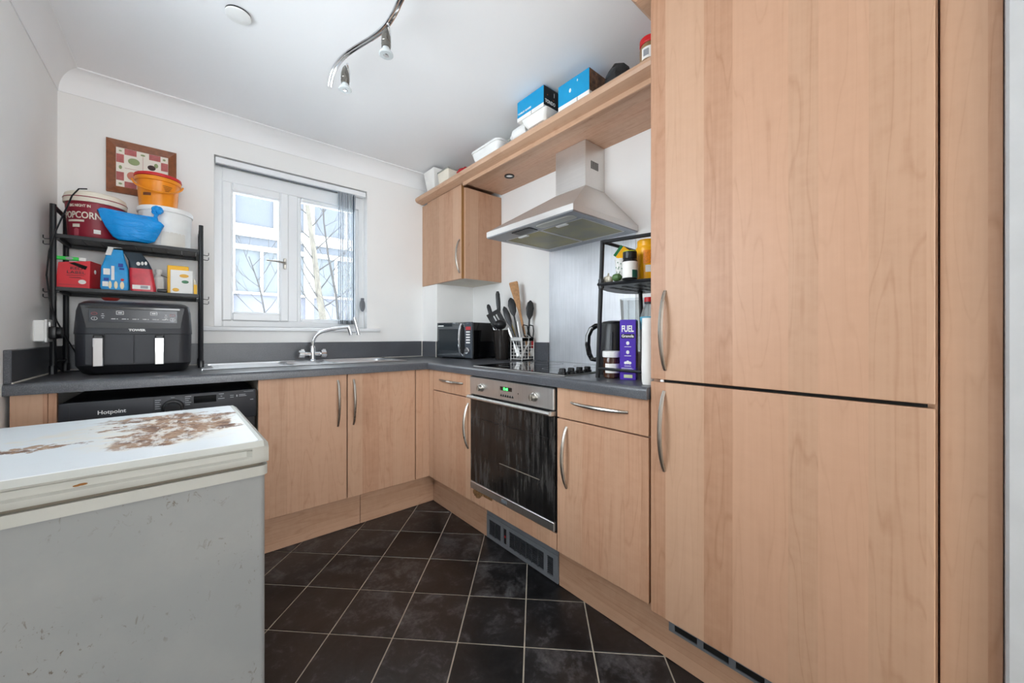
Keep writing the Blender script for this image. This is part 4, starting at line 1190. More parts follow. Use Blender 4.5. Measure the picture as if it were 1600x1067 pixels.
def oval(x, z, rx, rz, t=0.0012, n=20):
    ring = []
    for q in range(n + 1):
        a = 2 * math.pi * q / n
        ring.append((x + rx * math.cos(a), yt + 0.0004, z + rz * math.sin(a)))
    return B().tube(ring, t / 2, 5, caps=False)
for x in (-0.222, -0.118):
    af.add('menu_key_print', outline(x, ZT + 0.263, 0.022, 0.015), INKW, cpl)
    af.add('key_word_print', B().box(x - 0.006, x + 0.006, yt, yt + 0.001, ZT + 0.2615, ZT + 0.2645), INKW, cpl)
for x, tx in ((-0.296, '1'), (-0.056, '2')):
    af.add('zone_ring_print', oval(x, ZT + 0.2375, 0.0085, 0.0065), INKW, cpl)
    af.text(tx, 0.009, (x - 0.002, yt, ZT + 0.2345), (1, 0, 0), (0, 0, 1), INKW, 'lettering', cpl)
    af.add('power_key_print', oval(x, ZT + 0.258, 0.0085, 0.0045, 0.001), INKR, cpl)
    b = B()
    for k, w in enumerate((0.006, 0.010, 0.006)):
        xx = x + (0.024 if x < -0.2 else -0.022)
        b.box(xx - w / 2, xx + w / 2, yt, yt + 0.001, ZT + 0.240 + 0.008 * k, ZT + 0.2415 + 0.008 * k)
    af.add('temp_key_print', b, INKW, cpl)
b = B()
for k in range(6):
    xx = -0.248 + k * 0.0315
    b.box(xx, xx + 0.013, yt, yt + 0.001, ZT + 0.2360, ZT + 0.2378).box(xx + 0.016, xx + 0.020, yt, yt + 0.001, ZT + 0.2360, ZT + 0.2378)
af.add('programme_print', b, INKW, cpl)['kind'] = 'stuff'
af.text('TOWER', 0.0125, (-0.170, yf - 0.0032, ZT + 0.186), (1, 0, 0), (0, 0, 1), INKW, bold=0.0006, sx=1.15, align='CENTER')
solo('red_dish', 'little red dish on top of the air fryer', 'dish', B().lathe([(0.010, ZT + 0.3172), (0.022, ZT + 0.322), (0.030, ZT + 0.332), (0.028, ZT + 0.332), (0.016, ZT + 0.324)], -0.262, 2.42, 20), M('dull_red_ceramic', (158, 52, 46), 0.35), (-0.262, 2.42, ZT + 0.317))
sc = Thing('wall_socket', 'white double socket on the left wall', 'socket', (XL, 2.50, 1.04))
sc.add('back_box', B().box(XL, XL + 0.030, 2.425, 2.560, 1.040, 1.128, 0.003), WHITEP)
sc.add('face_plate', B().box(XL + 0.0302, XL + 0.037, 2.422, 2.563, 1.037, 1.131, 0.002), WHITEP)
sc.add('rocker', B().box(XL + 0.037, XL + 0.041, 2.452, 2.464, 1.102, 1.122), WHITEP)
pg = Thing('plug', 'chunky black plug in the wall socket', 'plug', (XL + 0.06, 2.46, 1.06))
pg.add('plug_body', B().box(XL + 0.0375, XL + 0.060, 2.435, 2.490, 1.050, 1.102, 0.006, 2).loft([[(XL + 0.060, 2.462 + 0.024 * math.cos(2 * math.pi * k / 16), 1.076 + 0.024 * math.sin(2 * math.pi * k / 16)) for k in range(16)], [(XL + 0.072, 2.462 + 0.024 * math.cos(2 * math.pi * k / 16), 1.076 + 0.024 * math.sin(2 * math.pi * k / 16)) for k in range(16)]]), BLACKP)
pg.add('flex', B().tube([(XL + 0.052, 2.462, 1.052), (XL + 0.052, 2.466, 1.0), (XL + 0.053, 2.475, 0.94), (XL + 0.065, 2.52, 0.905), (XL + 0.10, 2.60, 0.9025)], 0.0035, 6), BLACKP)
solo('trailing_cable', 'black cable trailing from the popcorn tub past the left rack post', 'cable', B().tube([(-0.345, 2.515, 1.720), (-0.368, 2.505, 1.712), (-0.386, 2.495, 1.675), (-0.406, 2.49, 1.60), (-0.430, 2.488, 1.515), (-0.449, 2.487, 1.42), (-0.456, 2.487, 1.32), (-0.448, 2.488, 1.22), (-0.430, 2.49, 1.13), (-0.405, 2.495, 1.06), (-0.384, 2.52, 1.0), (-0.376, 2.56, 0.96)], 0.0030, 6), BLACKP, (-0.44, 2.49, 1.0))

# ------------------------------------------------------------------ picture on the back wall
pc = Thing('framed_picture', 'small wood-framed fruit print hanging on the back wall', 'picture', (-0.185, YW, 1.80))
px0, px1, pz0, pz1 = -0.318, -0.052, 1.800, 2.070
FRM = M('reddish_frame_wood', (140, 82, 48), 0.45, noise=(0.3, 40))
fw_ = 0.034
def mitre(pts_outer, pts_inner):
    (a, c), (d, e) = pts_outer, pts_inner
    yb, ym, yi = YW - 0.0005, YW - 0.018, YW - 0.009
    f = [(a, yb), (a, ym), (d, yi), (d, yb)]
    return [[(q[0][0], q[1], q[0][1]) for q in f], [(p[0], yy, p[1]) for p, yy in ((c, yb), (c, ym), (e, yi), (e, yb))]]
O4 = [(px0, pz0), (px1, pz0), (px1, pz1), (px0, pz1)]
I4 = [(px0 + fw_, pz0 + fw_), (px1 - fw_, pz0 + fw_), (px1 - fw_, pz1 - fw_), (px0 + fw_, pz1 - fw_)]
for k in range(4):
    n = (k + 1) % 4
    pc.add('frame_side', B().loft(mitre((O4[k], O4[n]), (I4[k], I4[n]))), FRM)
IVORY = M('ivory_print', (238, 232, 220), 0.6)
prn = pc.add('print', B().box(px0 + fw_ - 0.002, px1 - fw_ + 0.002, YW - 0.0065, YW - 0.001, pz0 + fw_ - 0.002, pz1 - fw_ + 0.002), IVORY)
ROSE = M('dusty_rose_print', (186, 104, 102), 0.6, noise=(0.2, 60))
ix0, ix1, iz0, iz1 = px0 + fw_, px1 - fw_, pz0 + fw_, pz1 - fw_
iw, ih = ix1 - ix0, iz1 - iz0
ya, yb_ = YW - 0.0072, YW - 0.0062
cols = [0.0, 0.15, 0.385, 0.615, 0.85, 1.0]
rowsz = [0.0, 0.16, 0.385, 0.615, 0.84, 1.0]
for i in range(5):
    for j in range(5):
        edge = i in (0, 4) or j in (0, 4)
        if edge and (i + j) % 2 == 1:
            pc.add('check_print', B().box(ix0 + iw * cols[i] + 0.001, ix0 + iw * cols[i + 1] - 0.001, ya, yb_, iz0 + ih * rowsz[j] + 0.001, iz0 + ih * rowsz[j + 1] - 0.001), ROSE, prn)
yy = YW - 0.0072
SAGE = M('sage_print', (150, 164, 118), 0.6)
for fx, fz, rx_, rz_ in ((0.33, 0.70, 0.022, 0.018), (0.08, 0.5, 0.006, 0.010), (0.5, 0.92, 0.009, 0.005), (0.92, 0.92, 0.006, 0.006), (0.08, 0.92, 0.006, 0.004), (0.76, 0.72, 0.008, 0.012), (0.08, 0.08, 0.007, 0.005)):
    pc.add('leaf_print', B().ell((ix0 + iw * fx, yy, iz0 + ih * fz), rx_, 0.0008, rz_), SAGE, prn)
for fx in (0.3, 0.7):
    pc.add('pear_print', B().ell((ix0 + iw * fx, yy, iz0 + ih * 0.32), 0.020, 0.0008, 0.022), M('peach_print', (206, 128, 110), 0.6), prn)
pc.add('plum_print', B().ell((ix0 + iw * 0.67, yy, iz0 + ih * 0.64), 0.016, 0.0008, 0.014), M('plum_print_brown', (70, 50, 48), 0.6), prn)
pc.add('line_print', B().box(ix0 + iw * 0.5 - 0.0006, ix0 + iw * 0.5 + 0.0006, ya, yb_, iz0 + ih * 0.2, iz0 + ih * 0.88).box(ix0 + iw * 0.16, ix0 + iw * 0.84, ya, yb_, iz0 + ih * 0.5 - 0.0006, iz0 + ih * 0.5 + 0.0006), ROSE, prn)

# ------------------------------------------------------------------ microwave
mw = Thing('microwave', 'black microwave oven standing in the worktop corner', 'microwave', (1.404, 2.492, ZT), R(-78.7), local=True)
mw.add('cabinet', B().box(0.002, 0.356, 0.016, 0.285, 0.010, 0.258, 0.004), BLACKG)
for x in (0.03, 0.33):
    for y in (0.04, 0.26):
        mw.add('foot', B().lathe([(0.012, 0.0005), (0.012, 0.0105)], x, y, 10), BLACKP)
MWG = M('mirror_black_glass', (46, 52, 58), 0.05, coat=1.0, spec=1.0)
d = mw.add('door', B().box(0.0, 0.288, 0.0, 0.0155, 0.010, 0.260, 0.003), MWG)
mw.add('viewing_window', B().box(0.022, 0.222, -0.0008, 0.0004, 0.060, 0.212), M('microwave_window', (44, 50, 54), 0.12), d)
hp = []
for k in range(13):
    t_ = k / 12
    hp.append((0.262 - 0.0 * t_, -0.004 - 0.024 * math.sin(math.pi * t_) ** 0.5, 0.024 + 0.222 * t_))
mw.add('handle', B().tube(hp, 0.0085, 10), CHROME, d)
mw.add('handle_inset', B().loft([[(0.252, -0.001, 0.03), (0.290, -0.001, 0.05), (0.290, -0.001, 0.225), (0.252, -0.001, 0.245)], [(0.252, 0.0, 0.03), (0.290, 0.0, 0.05), (0.290, 0.0, 0.225), (0.252, 0.0, 0.245)]]), BLACKP, d)
cpm = mw.add('control_panel', B().box(0.2885, 0.358, 0.0, 0.0155, 0.010, 0.260, 0.003), M('dark_steel_panel', (70, 76, 84), 0.25))
mw.add('display', B().box(0.300, 0.348, -0.001, 0.0, 0.205, 0.228), M('red_lit_display', (190, 60, 66), 0.3), cpm)
for k in range(5):
    mw.add('button', B().box(0.304, 0.342, -0.0025, 0.0, 0.186 - k * 0.0185, 0.196 - k * 0.0185, 0.001), WHITEP, cpm)
mw.add('dial', B().lathe([(0.024, 0), (0.023, 0.014), (0.020, 0.017)], n=24, mat=Matrix.Translation((0.322, -0.0005, 0.060)) @ Matrix.Rotation(R(90), 4, 'X')), CHROME, cpm)
mw.add('brand_print', B().box(0.012, 0.072, -0.0008, 0.0002, 0.232, 0.240), INKW, d)

# ------------------------------------------------------------------ utensils
def frame(p0, p1, nrm=(-0.72, -0.69, 0)):
    p0, p1, nrm = Vector(p0), Vector(p1), Vector(nrm)
    z = (p1 - p0).normalized()
    x = z.cross(nrm).normalized() * -1
    y = z.cross(x)
    m = Matrix((x.to_4d(), y.to_4d(), z.to_4d(), Vector((0, 0, 0, 1)))).transposed()
    m[3] = (0, 0, 0, 1)
    m.translation = p0
    return m, (p1 - p0).length

kb = Thing('knife_holder', 'round smoked-black knife holder beside the microwave', 'knife block', (1.655, 2.035, ZT))
KC = (1.655, 2.035)
SMOKE = M('smoked_plastic', (44, 40, 38), 0.18)
kb.add('tapered_pot', B().lathe([(0.044, ZT + 0.0005), (0.046, ZT + 0.006), (0.066, ZT + 0.205), (0.063, ZT + 0.205), (0.058, ZT + 0.15)], *KC, 30), SMOKE)
kb.add('rod_insert', B().lathe([(0.060, ZT + 0.15), (0.0615, ZT + 0.186)], *KC, 24), M('dark_bristles', (70, 32, 34), 0.8, noise=(0.6, 300)))
def knife(label, top, foot, hl=0.115, w=0.030):
    t = Thing('kitchen_knife', label, 'knife', foot, group=None)
    m, L = frame(foot, top)
    t.add('handle', B().loft([rr(L - hl, w * 0.8, 0.014, 0.005), rr(L - hl * 0.6, w, 0.017, 0.006), rr(L - hl * 0.15, w * 0.95, 0.017, 0.006), rr(L, w * 0.55, 0.012, 0.004)]).xf(m), BLACKP)
    t.add('blade', B().loft([rr(0.0, w * 0.5, 0.002, 0.0008), rr(L - hl, w * 0.9, 0.002, 0.0008)]).xf(m), STEEL)
knife('black-handled knife leaning left out of the knife holder', (1.625, 2.155, 1.285), (1.640, 2.06, 1.035))
knife('tallest black-handled knife standing upright in the knife holder', (1.650, 2.078, 1.375), (1.652, 2.045, 1.040), 0.14, 0.031)
t = Thing('slotted_turner', 'black slotted turner leaning over the knife holder', 'utensil', (1.64, 2.03, 1.04))
m, L = frame((1.648, 2.028, 1.04), (1.628, 2.035, 1.255), (-0.72, -0.69, 0.25))
m = m @ Matrix.Translation((0, 0, 0)) 
b = B()
for xa, xb in ((-0.036, -0.014), (-0.007, 0.001), (0.008, 0.036)):
    b.box(xa, xb, -0.002, 0.002, L - 0.085, L)
b.box(-0.036, 0.036, -0.002, 0.002, L - 0.022, L - 0.0001).box(-0.034, 0.034, -0.002, 0.002, L - 0.09, L - 0.062)
b.xf(m @ Matrix.Rotation(R(24), 4, 'Y') @ Matrix.Translation((-0.035, 0, -0.085)) @ Matrix.Diagonal((1.35, 1, 1.30, 1)))
t.add('slotted_blade', b, BLACKP)
t.add('stem', B().tube([(1.648, 2.028, 1.045), (1.636, 2.03, 1.12), (1.632, 2.012, 1.175)], 0.006, 8), BLACKP)
t = Thing('ladle', 'black round-bowled ladle in front of the knife holder rim', 'utensil', (1.63, 2.01, 1.04))
t.add('bowl', B().ell((1.606, 1.992, 1.138), 0.042, 0.042, 0.034, 18, 10), BLACKP)
t.add('stem', B().tube([(1.650, 2.035, 1.045), (1.645, 2.030, 1.10), (1.63, 2.015, 1.13)], 0.006, 8), BLACKP)

CX0, CX1, CY0, CY1 = 1.650, 1.758, 1.822, 1.932
cd_ = Thing('cutlery_caddy', 'white wire cutlery caddy on four small feet', 'caddy', (1.71, 1.877, ZT))
WIRE = M('white_wire', (214, 214, 212), 0.35)
zc0, zc1 = ZT + 0.010, ZT + 0.152
cs = [(CX0, CY0), (CX1, CY0), (CX1, CY1), (CX0, CY1)]
for k in range(4):
    a, c = cs[k], cs[(k + 1) % 4]
    cd_.add('corner_post', B().tube([(a[0], a[1], ZT + 0.003), (a[0], a[1], zc1)], 0.0028, 6), WIRE)
    cd_.add('foot', B().ell((a[0], a[1], ZT + 0.0045), 0.004, 0.004, 0.004, 8, 6), WIRE)
    cd_.add('top_band', B().loft([[(a[0], a[1], zc1 - 0.022), (c[0], c[1], zc1 - 0.022), (c[0], c[1], zc1 - 0.020), (a[0], a[1], zc1 - 0.020)], [(a[0], a[1], zc1), (c[0], c[1], zc1), (c[0] * 0.9995, c[1], zc1), (a[0] * 0.9995, a[1], zc1)]]).tube([(*a, zc1), (*c, zc1)], 0.0025, 6), WIRE)
    b = B()
    for q in range(5):
        zz = zc0 + 0.022 * q
        b.tube([(a[0], a[1], zz), (c[0], c[1], zz)], 0.0018, 6)
    for q in range(1, 4):
        f = q / 4
        x, y = a[0] + (c[0] - a[0]) * f, a[1] + (c[1] - a[1]) * f
        b.tube([(x, y, zc0), (x, y, zc1 - 0.02)], 0.0014, 6)
    cd_.add('side_wires', b, WIRE)
cd_.add('base_grid', B().box(CX0, CX1, CY0, CY1, zc0 - 0.001, zc0 + 0.001), WIRE)
cd_.add('divider', B().tube([(1.71, CY0, zc0), (1.71, CY0, zc1 + 0.012), (1.71, CY0 + 0.012, zc1 + 0.018), (1.71, CY1 - 0.012, zc1 + 0.018), (1.71, CY1, zc1), (1.71, CY1, zc0)], 0.0022, 6), WIRE)
WSPOON = M('pale_kitchen_wood', (186, 138, 92), 0.55, noise=(0.25, 60))
t = Thing('wooden_spatula', 'tall wooden spatula rising from the cutlery caddy', 'utensil', (1.74, 1.85, 0.93))
m, L = frame((1.735, 1.842, 0.925), (1.690, 1.955, 1.432))
t.add('blade', B().loft([rr(L - 0.21, 0.018, 0.010, 0.004), rr(L - 0.16, 0.034, 0.009, 0.004), rr(L - 0.05, 0.058, 0.007, 0.003), rr(L - 0.006, 0.062, 0.005, 0.002), rr(L, 0.052, 0.004, 0.0015)]).xf(m), WSPOON)
t.add('shaft', B().loft([rr(0, 0.014, 0.010, 0.004), rr(L - 0.2101, 0.018, 0.010, 0.004)]).xf(m), WSPOON)
def spoon(label, foot, top, w=0.040, hl=0.085, mat=BLACKP, name='serving_spoon'):
    t = Thing(name, label, 'utensil', foot)
    m, L = frame(foot, top)
    t.add('bowl', B().loft([rr(L - hl, 0.012, 0.008, 0.003), rr(L - hl * 0.75, w * 0.8, 0.016, 0.006), rr(L - hl * 0.4, w, 0.020, 0.008), rr(L - hl * 0.12, w * 0.7, 0.014, 0.005), rr(L, w * 0.15, 0.005, 0.002)]).xf(m), mat)
    t.add('stem', B().loft([rr(0, 0.010, 0.008, 0.003), rr(L - hl - 0.0001, 0.012, 0.008, 0.003)]).xf(m), mat)
spoon('black serving spoon just left of the wooden spatula', (1.692, 1.870, 0.93), (1.672, 1.962, 1.322), 0.056, 0.13)
spoon('black serving spoon just right of the wooden spatula', (1.725, 1.850, 0.93), (1.742, 1.838, 1.300), 0.054, 0.13)
spoon('black plastic spatula slanting low to the left of the caddy', (1.674, 1.852, 0.93), (1.632, 1.985, 1.262), 0.044, 0.15, name='spatula')
t = Thing('kitchen_scissors', 'black-handled scissors standing in the caddy', 'scissors', (1.725, 1.835, 0.93))
m, L = frame((1.72, 1.835, 0.95), (1.72, 1.833, 1.045))
for lab, xo in (('finger_loop', -0.016), ('finger_loop', 0.022)):
    lp_ = [(xo - 0.012, 0, L + 0.0), (xo - 0.017, 0, L + 0.05), (xo - 0.012, 0, L + 0.085), (xo + 0.014, 0, L + 0.09), (xo + 0.018, 0, L + 0.075), (xo + 0.008, 0, L + 0.02), (xo - 0.012, 0, L + 0.0)]
    t.add(lab, B().tube(lp_, 0.0042, 6, caps=False).xf(m), BLACKP)
t.add('blades', B().loft([rr(0, 0.004, 0.002, 0.0008), rr(L + 0.005, 0.020, 0.003, 0.001)]).xf(m), STEEL)
YELP = M('yellow_plastic_handle', (214, 180, 40), 0.4)
REDP = M('red_plastic', (204, 26, 34), 0.4)
def cutlery(name, label, foot, top, mat, w=0.012):
    t = Thing(name, label, 'cutlery', foot)
    m, L = frame(foot, top)
    t.add('handle', B().loft([rr(L * 0.45, w * 0.5, 0.004, 0.0015), rr(L * 0.8, w, 0.005, 0.002), rr(L, w * 0.7, 0.004, 0.0015)]).xf(m), mat)
    t.add('shank', B().loft([rr(0, w * 1.2, 0.002, 0.0008), rr(L * 0.2, w * 1.2, 0.002, 0.0008), rr(L * 0.4499, w * 0.5, 0.003, 0.001)]).xf(m), STEEL)
cutlery('table_fork', 'yellow-handled fork leaning left in the caddy', (1.695, 1.885, 0.925), (1.668, 1.955, 1.155), YELP)
cutlery('dinner_knife', 'steel dinner knife leaning left in the caddy', (1.685, 1.895, 0.925), (1.660, 1.975, 1.120), STEEL, 0.016)
cutlery('tea_spoon', 'steel spoon standing beside the scissors', (1.705, 1.870, 0.925), (1.686, 1.905, 1.160), CHROME)
cutlery('peeler', 'bright red peeler at the right of the caddy', (1.752, 1.836, 0.925), (1.756, 1.834, 1.046), REDP, 0.024)
cutlery('butter_knife', 'steel knife lying diagonally inside the caddy', (1.665, 1.850, 0.920), (1.745, 1.832, 1.046), CHROME, 0.014)

# ------------------------------------------------------------------ rack beside the tall unit
rc_ = Thing('corner_rack', 'black plastic worktop rack against the tall unit', 'rack', (1.35, 0.79, ZT))
base = {'FL': (1.222, 0.905), 'FR': (1.222, 0.668), 'BL': (1.505, 0.872), 'BR': (1.52, 0.668)}
topc = {'FL': (1.238, 0.893), 'FR': (1.292, 0.668), 'BL': (1.515, 0.900), 'BR': (1.56, 0.675)}
for q in ('FL', 'FR', 'BL', 'BR'):
    rc_.add('post', B().tube([(*base[q], ZT + 0.001), (*topc[q], 1.438)], 0.0085, 10), BLACKM)
    rc_.add('post_collar', B().lathe([(0.011, 1.25), (0.0115, 1.285)], base[q][0] * 0.3 + topc[q][0] * 0.7, base[q][1] * 0.3 + topc[q][1] * 0.7, 10), BLACKM)
for a, c in (('FL', 'FR'), ('FL', 'BL'), ('BL', 'BR')):
    rc_.add('top_rail', B().tube([(*topc[a], 1.434), (*topc[c], 1.434)], 0.0075, 8), BLACKM)
rc_.add('front_rail', B().tube([(*base['FL'], 0.936), (*base['FR'], 0.934)], 0.0055, 8), BLACKM)
SH = [(1.226, 0.902), (1.268, 0.668), (1.60, 0.668), (1.60, 0.95), (1.55, 0.985), (1.48, 0.994), (1.40, 0.982), (1.31, 0.950)]
b = B().prism(SH, 'z', 1.2585, 1.2635)
sh = rc_.add('shelf', b, BLACKP)
b = B()
pts = [(p[0], p[1], 1.265) for p in SH]
b.tube(pts + [pts[0]], 0.0075, 6, caps=False)
rc_.add('shelf_rim', b, BLACKM, sh)
b = B()
for k in range(7):
    for j in range(4):
        x, y = 1.30 + k * 0.036, 0.72 + j * 0.055
        b.box(x, x + 0.024, y, y + 0.018, 1.2572, 1.2584)
rc_.add('lattice_holes', b, GREYD, sh)
ZR = 1.2725

kt = Thing('kettle', 'black jug kettle behind the purple cereal box', 'kettle', (1.395, 0.945, ZT))
KX, KY = 1.395, 0.945
kt.add('base', B().lathe([(0.070, ZT + 0.0006), (0.072, ZT + 0.018), (0.066, ZT + 0.022)], KX, KY, 28), BLACKP)
kt.add('jug', B().lathe([(0.068, ZT + 0.0222), (0.072, ZT + 0.03), (0.070, ZT + 0.10), (0.062, ZT + 0.19), (0.056, ZT + 0.215)], KX, KY, 28), BLACKP)
kt.add('lid', B().lathe([(0.056, ZT + 0.2152), (0.050, ZT + 0.226), (0.02, ZT + 0.231)], KX, KY, 28), BLACKP)
kd = Vector((-0.45, 0.89, 0)).normalized()
kc = Vector((KX, KY, 0))
hp = [kc + kd * r_ + Vector((0, 0, ZT + z_)) for r_, z_ in ((0.050, 0.212), (0.080, 0.208), (0.100, 0.195), (0.113, 0.165), (0.115, 0.125), (0.108, 0.085), (0.096, 0.062), (0.082, 0.060), (0.070, 0.066))]
kt.add('handle', B().tube(hp, [0.010, 0.012, 0.012, 0.012, 0.012, 0.012, 0.011, 0.010, 0.009], 10), BLACKG)
kt.add('water_gauge', B().tube([kc + Vector((-0.066, -0.030, ZT + 0.06)), kc + Vector((-0.058, -0.026, ZT + 0.18))], 0.006, 8), GREYD)

js = Thing('chocolate_spread', 'glass jar of chocolate spread with white lid', 'jar', (1.258, 0.866, ZT))
JX, JY = 1.258, 0.866
CHOC = M('chocolate', (70, 40, 26), 0.2, coat=0.5)
js.add('jar', B().lathe([(0.026, ZT + 0.0006), (0.030, ZT + 0.005), (0.031, ZT + 0.05), (0.032, ZT + 0.07), (0.029, ZT + 0.082)], JX, JY, 24), CHOC)
js.add('label', patch(JX, JY, 0.0318, R(170), R(280), ZT + 0.022, ZT + 0.058), PAPERW)
js.add('lid', B().lathe([(0.0335, ZT + 0.0825), (0.0345, ZT + 0.086), (0.0345, ZT + 0.104), (0.032, ZT + 0.106)], JX, JY, 24), WHITEP)

PURP = M('violet_card', (78, 44, 176), 0.4)
gb = Thing('granola_box', 'tall violet granola box standing in the corner rack', 'box', (1.235, 0.813, ZT), R(-66.4), local=True)
gb.add('carton', B().box(0, 0.058, 0, 0.055, 0.0006, 0.226, 0.0008), PURP)
gb.add('side_picture', B().box(0.0581, 0.0588, 0.003, 0.052, 0.045, 0.222), M('granola_photo', (78, 46, 36), 0.5, noise=(0.7, 90)))
gb.text('FUEL', 0.033, (0.006, -0.0006, 0.181), (1, 0, 0), (0, 0, 1), INKW, sx=0.62, bold=0.001)
gb.add('name_plate', B().box(0.005, 0.053, -0.001, 0.0003, 0.156, 0.172, 0.0003), BLACKP)
gb.text('Granola', 0.0145, (0.007, -0.0014, 0.160), (1, 0, 0), (0, 0, 1), INKW, sx=0.92, bold=0.0003)
b = B()
for zz in (0.138, 0.104, 0.066):
    b.ell((0.029, -0.0004, zz), 0.006, 0.0008, 0.007).box(0.017, 0.041, -0.001, 0.0002, zz - 0.0145, zz - 0.0125)
b.ell((0.021, -0.0004, 0.064), 0.0055, 0.0008, 0.0055).ell((0.037, -0.0004, 0.064), 0.0055, 0.0008, 0.0055)
for k in range(4):
    b.box(0.006, 0.050 - 0.006 * (k % 2), -0.001, 0.0002, 0.034 + k * 0.0035, 0.0352 + k * 0.0035)
gb.add('white_print', b, INKW)['kind'] = 'stuff'
gb.add('pale_sticker', B().box(0.015, 0.046, -0.001, 0.0002, 0.008, 0.020), M('pale_green_sticker', (208, 220, 170), 0.5))

rl = Thing('film_roll', 'white wrapped roll standing at the end of the worktop', 'roll', (1.186, 0.668, ZT))
rl.add('wrapped_roll', B().loft(sack(1.186, 0.668, [(ZT + 0.0006, 0.040, 0.040, 0, 0), (ZT + 0.01, 0.044, 0.044, 0, 0), (ZT + 0.06, 0.046, 0.046, 0, 0), (ZT + 0.10, 0.045, 0.045, 0.001, 0), (ZT + 0.16, 0.044, 0.044, 0, 0), (ZT + 0.226, 0.042, 0.042, 0, 0)], 20, 0.0007)), PAPERW)
bt = Thing('water_bottle', 'clear plastic bottle with red cap behind the white roll', 'bottle', (1.345, 0.757, ZT))
BX, BY = 1.345, 0.757
bt.add('bottle', B().lathe([(0.028, ZT + 0.0006), (0.032, ZT + 0.01), (0.032, ZT + 0.21), (0.030, ZT + 0.24), (0.020, ZT + 0.275), (0.013, ZT + 0.288)], BX, BY, 22), CLEARP)
bt.add('label', B().lathe([(0.0324, ZT + 0.19), (0.0328, ZT + 0.191), (0.0328, ZT + 0.238), (0.0314, ZT + 0.239)], BX, BY, 22, caps=False), M('aqua_label', (96, 176, 204), 0.4))
bt.add('neck_ring', B().lathe([(0.0155, ZT + 0.288), (0.0165, ZT + 0.296)], BX, BY, 18), GREYD)
bt.add('cap', B().lathe([(0.0165, ZT + 0.2962), (0.0165, ZT + 0.312), (0.015, ZT + 0.314)], BX, BY, 18), REDP)
bj = Thing('blender_jug', 'clear fluted blender jug behind the kettle', 'jug', (1.605, 0.975, ZT))
prof = []
rings = []
for z_, r_ in ((0.09, 0.050), (0.12, 0.054), (0.25, 0.061), (0.34, 0.066)):
    rings.append([(1.605 + r_ * (1 + 0.05 * math.cos(8 * 2 * math.pi * k / 48)) * math.cos(2 * math.pi * k / 48), 0.975 + r_ * (1 + 0.05 * math.cos(8 * 2 * math.pi * k / 48)) * math.sin(2 * math.pi * k / 48), ZT + z_) for k in range(48)])
bj.add('jug', B().loft(rings, caps=False), CLEARP)
bj.add('drive_collar', B().lathe([(0.056, ZT + 0.0006), (0.058, ZT + 0.02), (0.052, ZT + 0.0895)], 1.605, 0.975, 24), WHITEP)

# things on the rack's shelf
ga = Thing('garlic_bulb', 'pale garlic bulb at the left of the rack shelf', 'garlic', (1.266, 0.887, ZR))
GARL = M('garlic_skin', (226, 220, 202), 0.6, noise=(0.2, 60))
b = B()
for k in range(6):
    a = k * math.pi / 3
    b.ell((1.266 + 0.009 * math.cos(a), 0.887 + 0.009 * math.sin(a), ZR + 0.0135), 0.011, 0.011, 0.0135, 10, 8)
ga.add('cloves', b, GARL)
ga.add('stalk', B().tube([(1.266, 0.887, ZR + 0.02), (1.267, 0.886, ZR + 0.040)], [0.006, 0.003], 8), GARL)
solo('green_lime', 'dark green lime resting on the rack shelf', 'lime', B().lathe([(0.001, -0.021), (0.006, -0.019), (0.013, -0.012), (0.0155, 0.0), (0.013, 0.012), (0.006, 0.019), (0.003, 0.022)], n=18, mat=Matrix.Translation((1.250, 0.836, ZR + 0.0155)) @ Matrix.Rotation(R(70), 4, 'Y') @ Matrix.Rotation(R(90), 4, 'X')), M('lime_green', (78, 110, 62), 0.4, noise=(0.3, 40)), (1.25, 0.836, ZR))
cu_ = Thing('paper_cup', 'white paper cup dotted with green on the rack shelf', 'cup', (1.305, 0.852, ZR))
cu_.add('cup', B().lathe([(0.017, ZR + 0.0005), (0.018, ZR + 0.003), (0.025, ZR + 0.090), (0.0265, ZR + 0.091), (0.0265, ZR + 0.095), (0.024, ZR + 0.095)], 1.305, 0.852, 22), PAPERW)
b = B()
for k in range(26):
    a = R(150 + (k * 47) % 150)
    z_ = 0.010 + (k * 0.0313) % 0.075
    r_ = 0.018 + 0.0072 * z_ / 0.09 + 0.0004
    b.ell((1.305 + r_ * math.cos(a), 0.852 + r_ * math.sin(a), ZR + z_), 0.0018, 0.0018, 0.0032, 6, 4)
cu_.add('green_spots', b, GRN)['kind'] = 'stuff'
kn_ = Thing('stock_packet', 'green and yellow stock packet poking out of the paper cup', 'packet', (1.305, 0.852, ZR + 0.08))
m, L = frame((1.303, 0.850, ZR + 0.088), (1.318, 0.805, ZR + 0.148))
kn_.add('yellow_face', B().box(-0.018, 0.028, -0.005, 0.005, 0.0, 0.050, 0.001).xf(m), YEL)
kn_.add('green_band', B().box(0.0285, 0.0395, -0.0052, 0.0052, 0.0, 0.049, 0.001).box(-0.006, 0.012, -0.0062, -0.0051, 0.014, 0.042).xf(m), M('emerald_card', (20, 116, 62), 0.45))
kn_.add('red_tip', B().box(-0.030, -0.0185, -0.005, 0.005, 0.004, 0.044, 0.001).xf(m), INKR)
vj = Thing('supplement_jar', 'black-capped jar with white and green label on the rack shelf', 'jar', (1.252, 0.781, ZR))
vj.add('jar', B().lathe([(0.025, ZR + 0.0005), (0.027, ZR + 0.004), (0.027, ZR + 0.070), (0.023, ZR + 0.078)], 1.252, 0.781, 22), BLACKP)
vj.add('label', patch(1.252, 0.781, 0.0272, R(140), R(290), ZR + 0.006, ZR + 0.066, 12), PAPERW)
vj.add('green_label', patch(1.252, 0.781, 0.0286, R(228), R(275), ZR + 0.006, ZR + 0.034, 8), M('bottle_green_print', (30, 92, 78), 0.5))
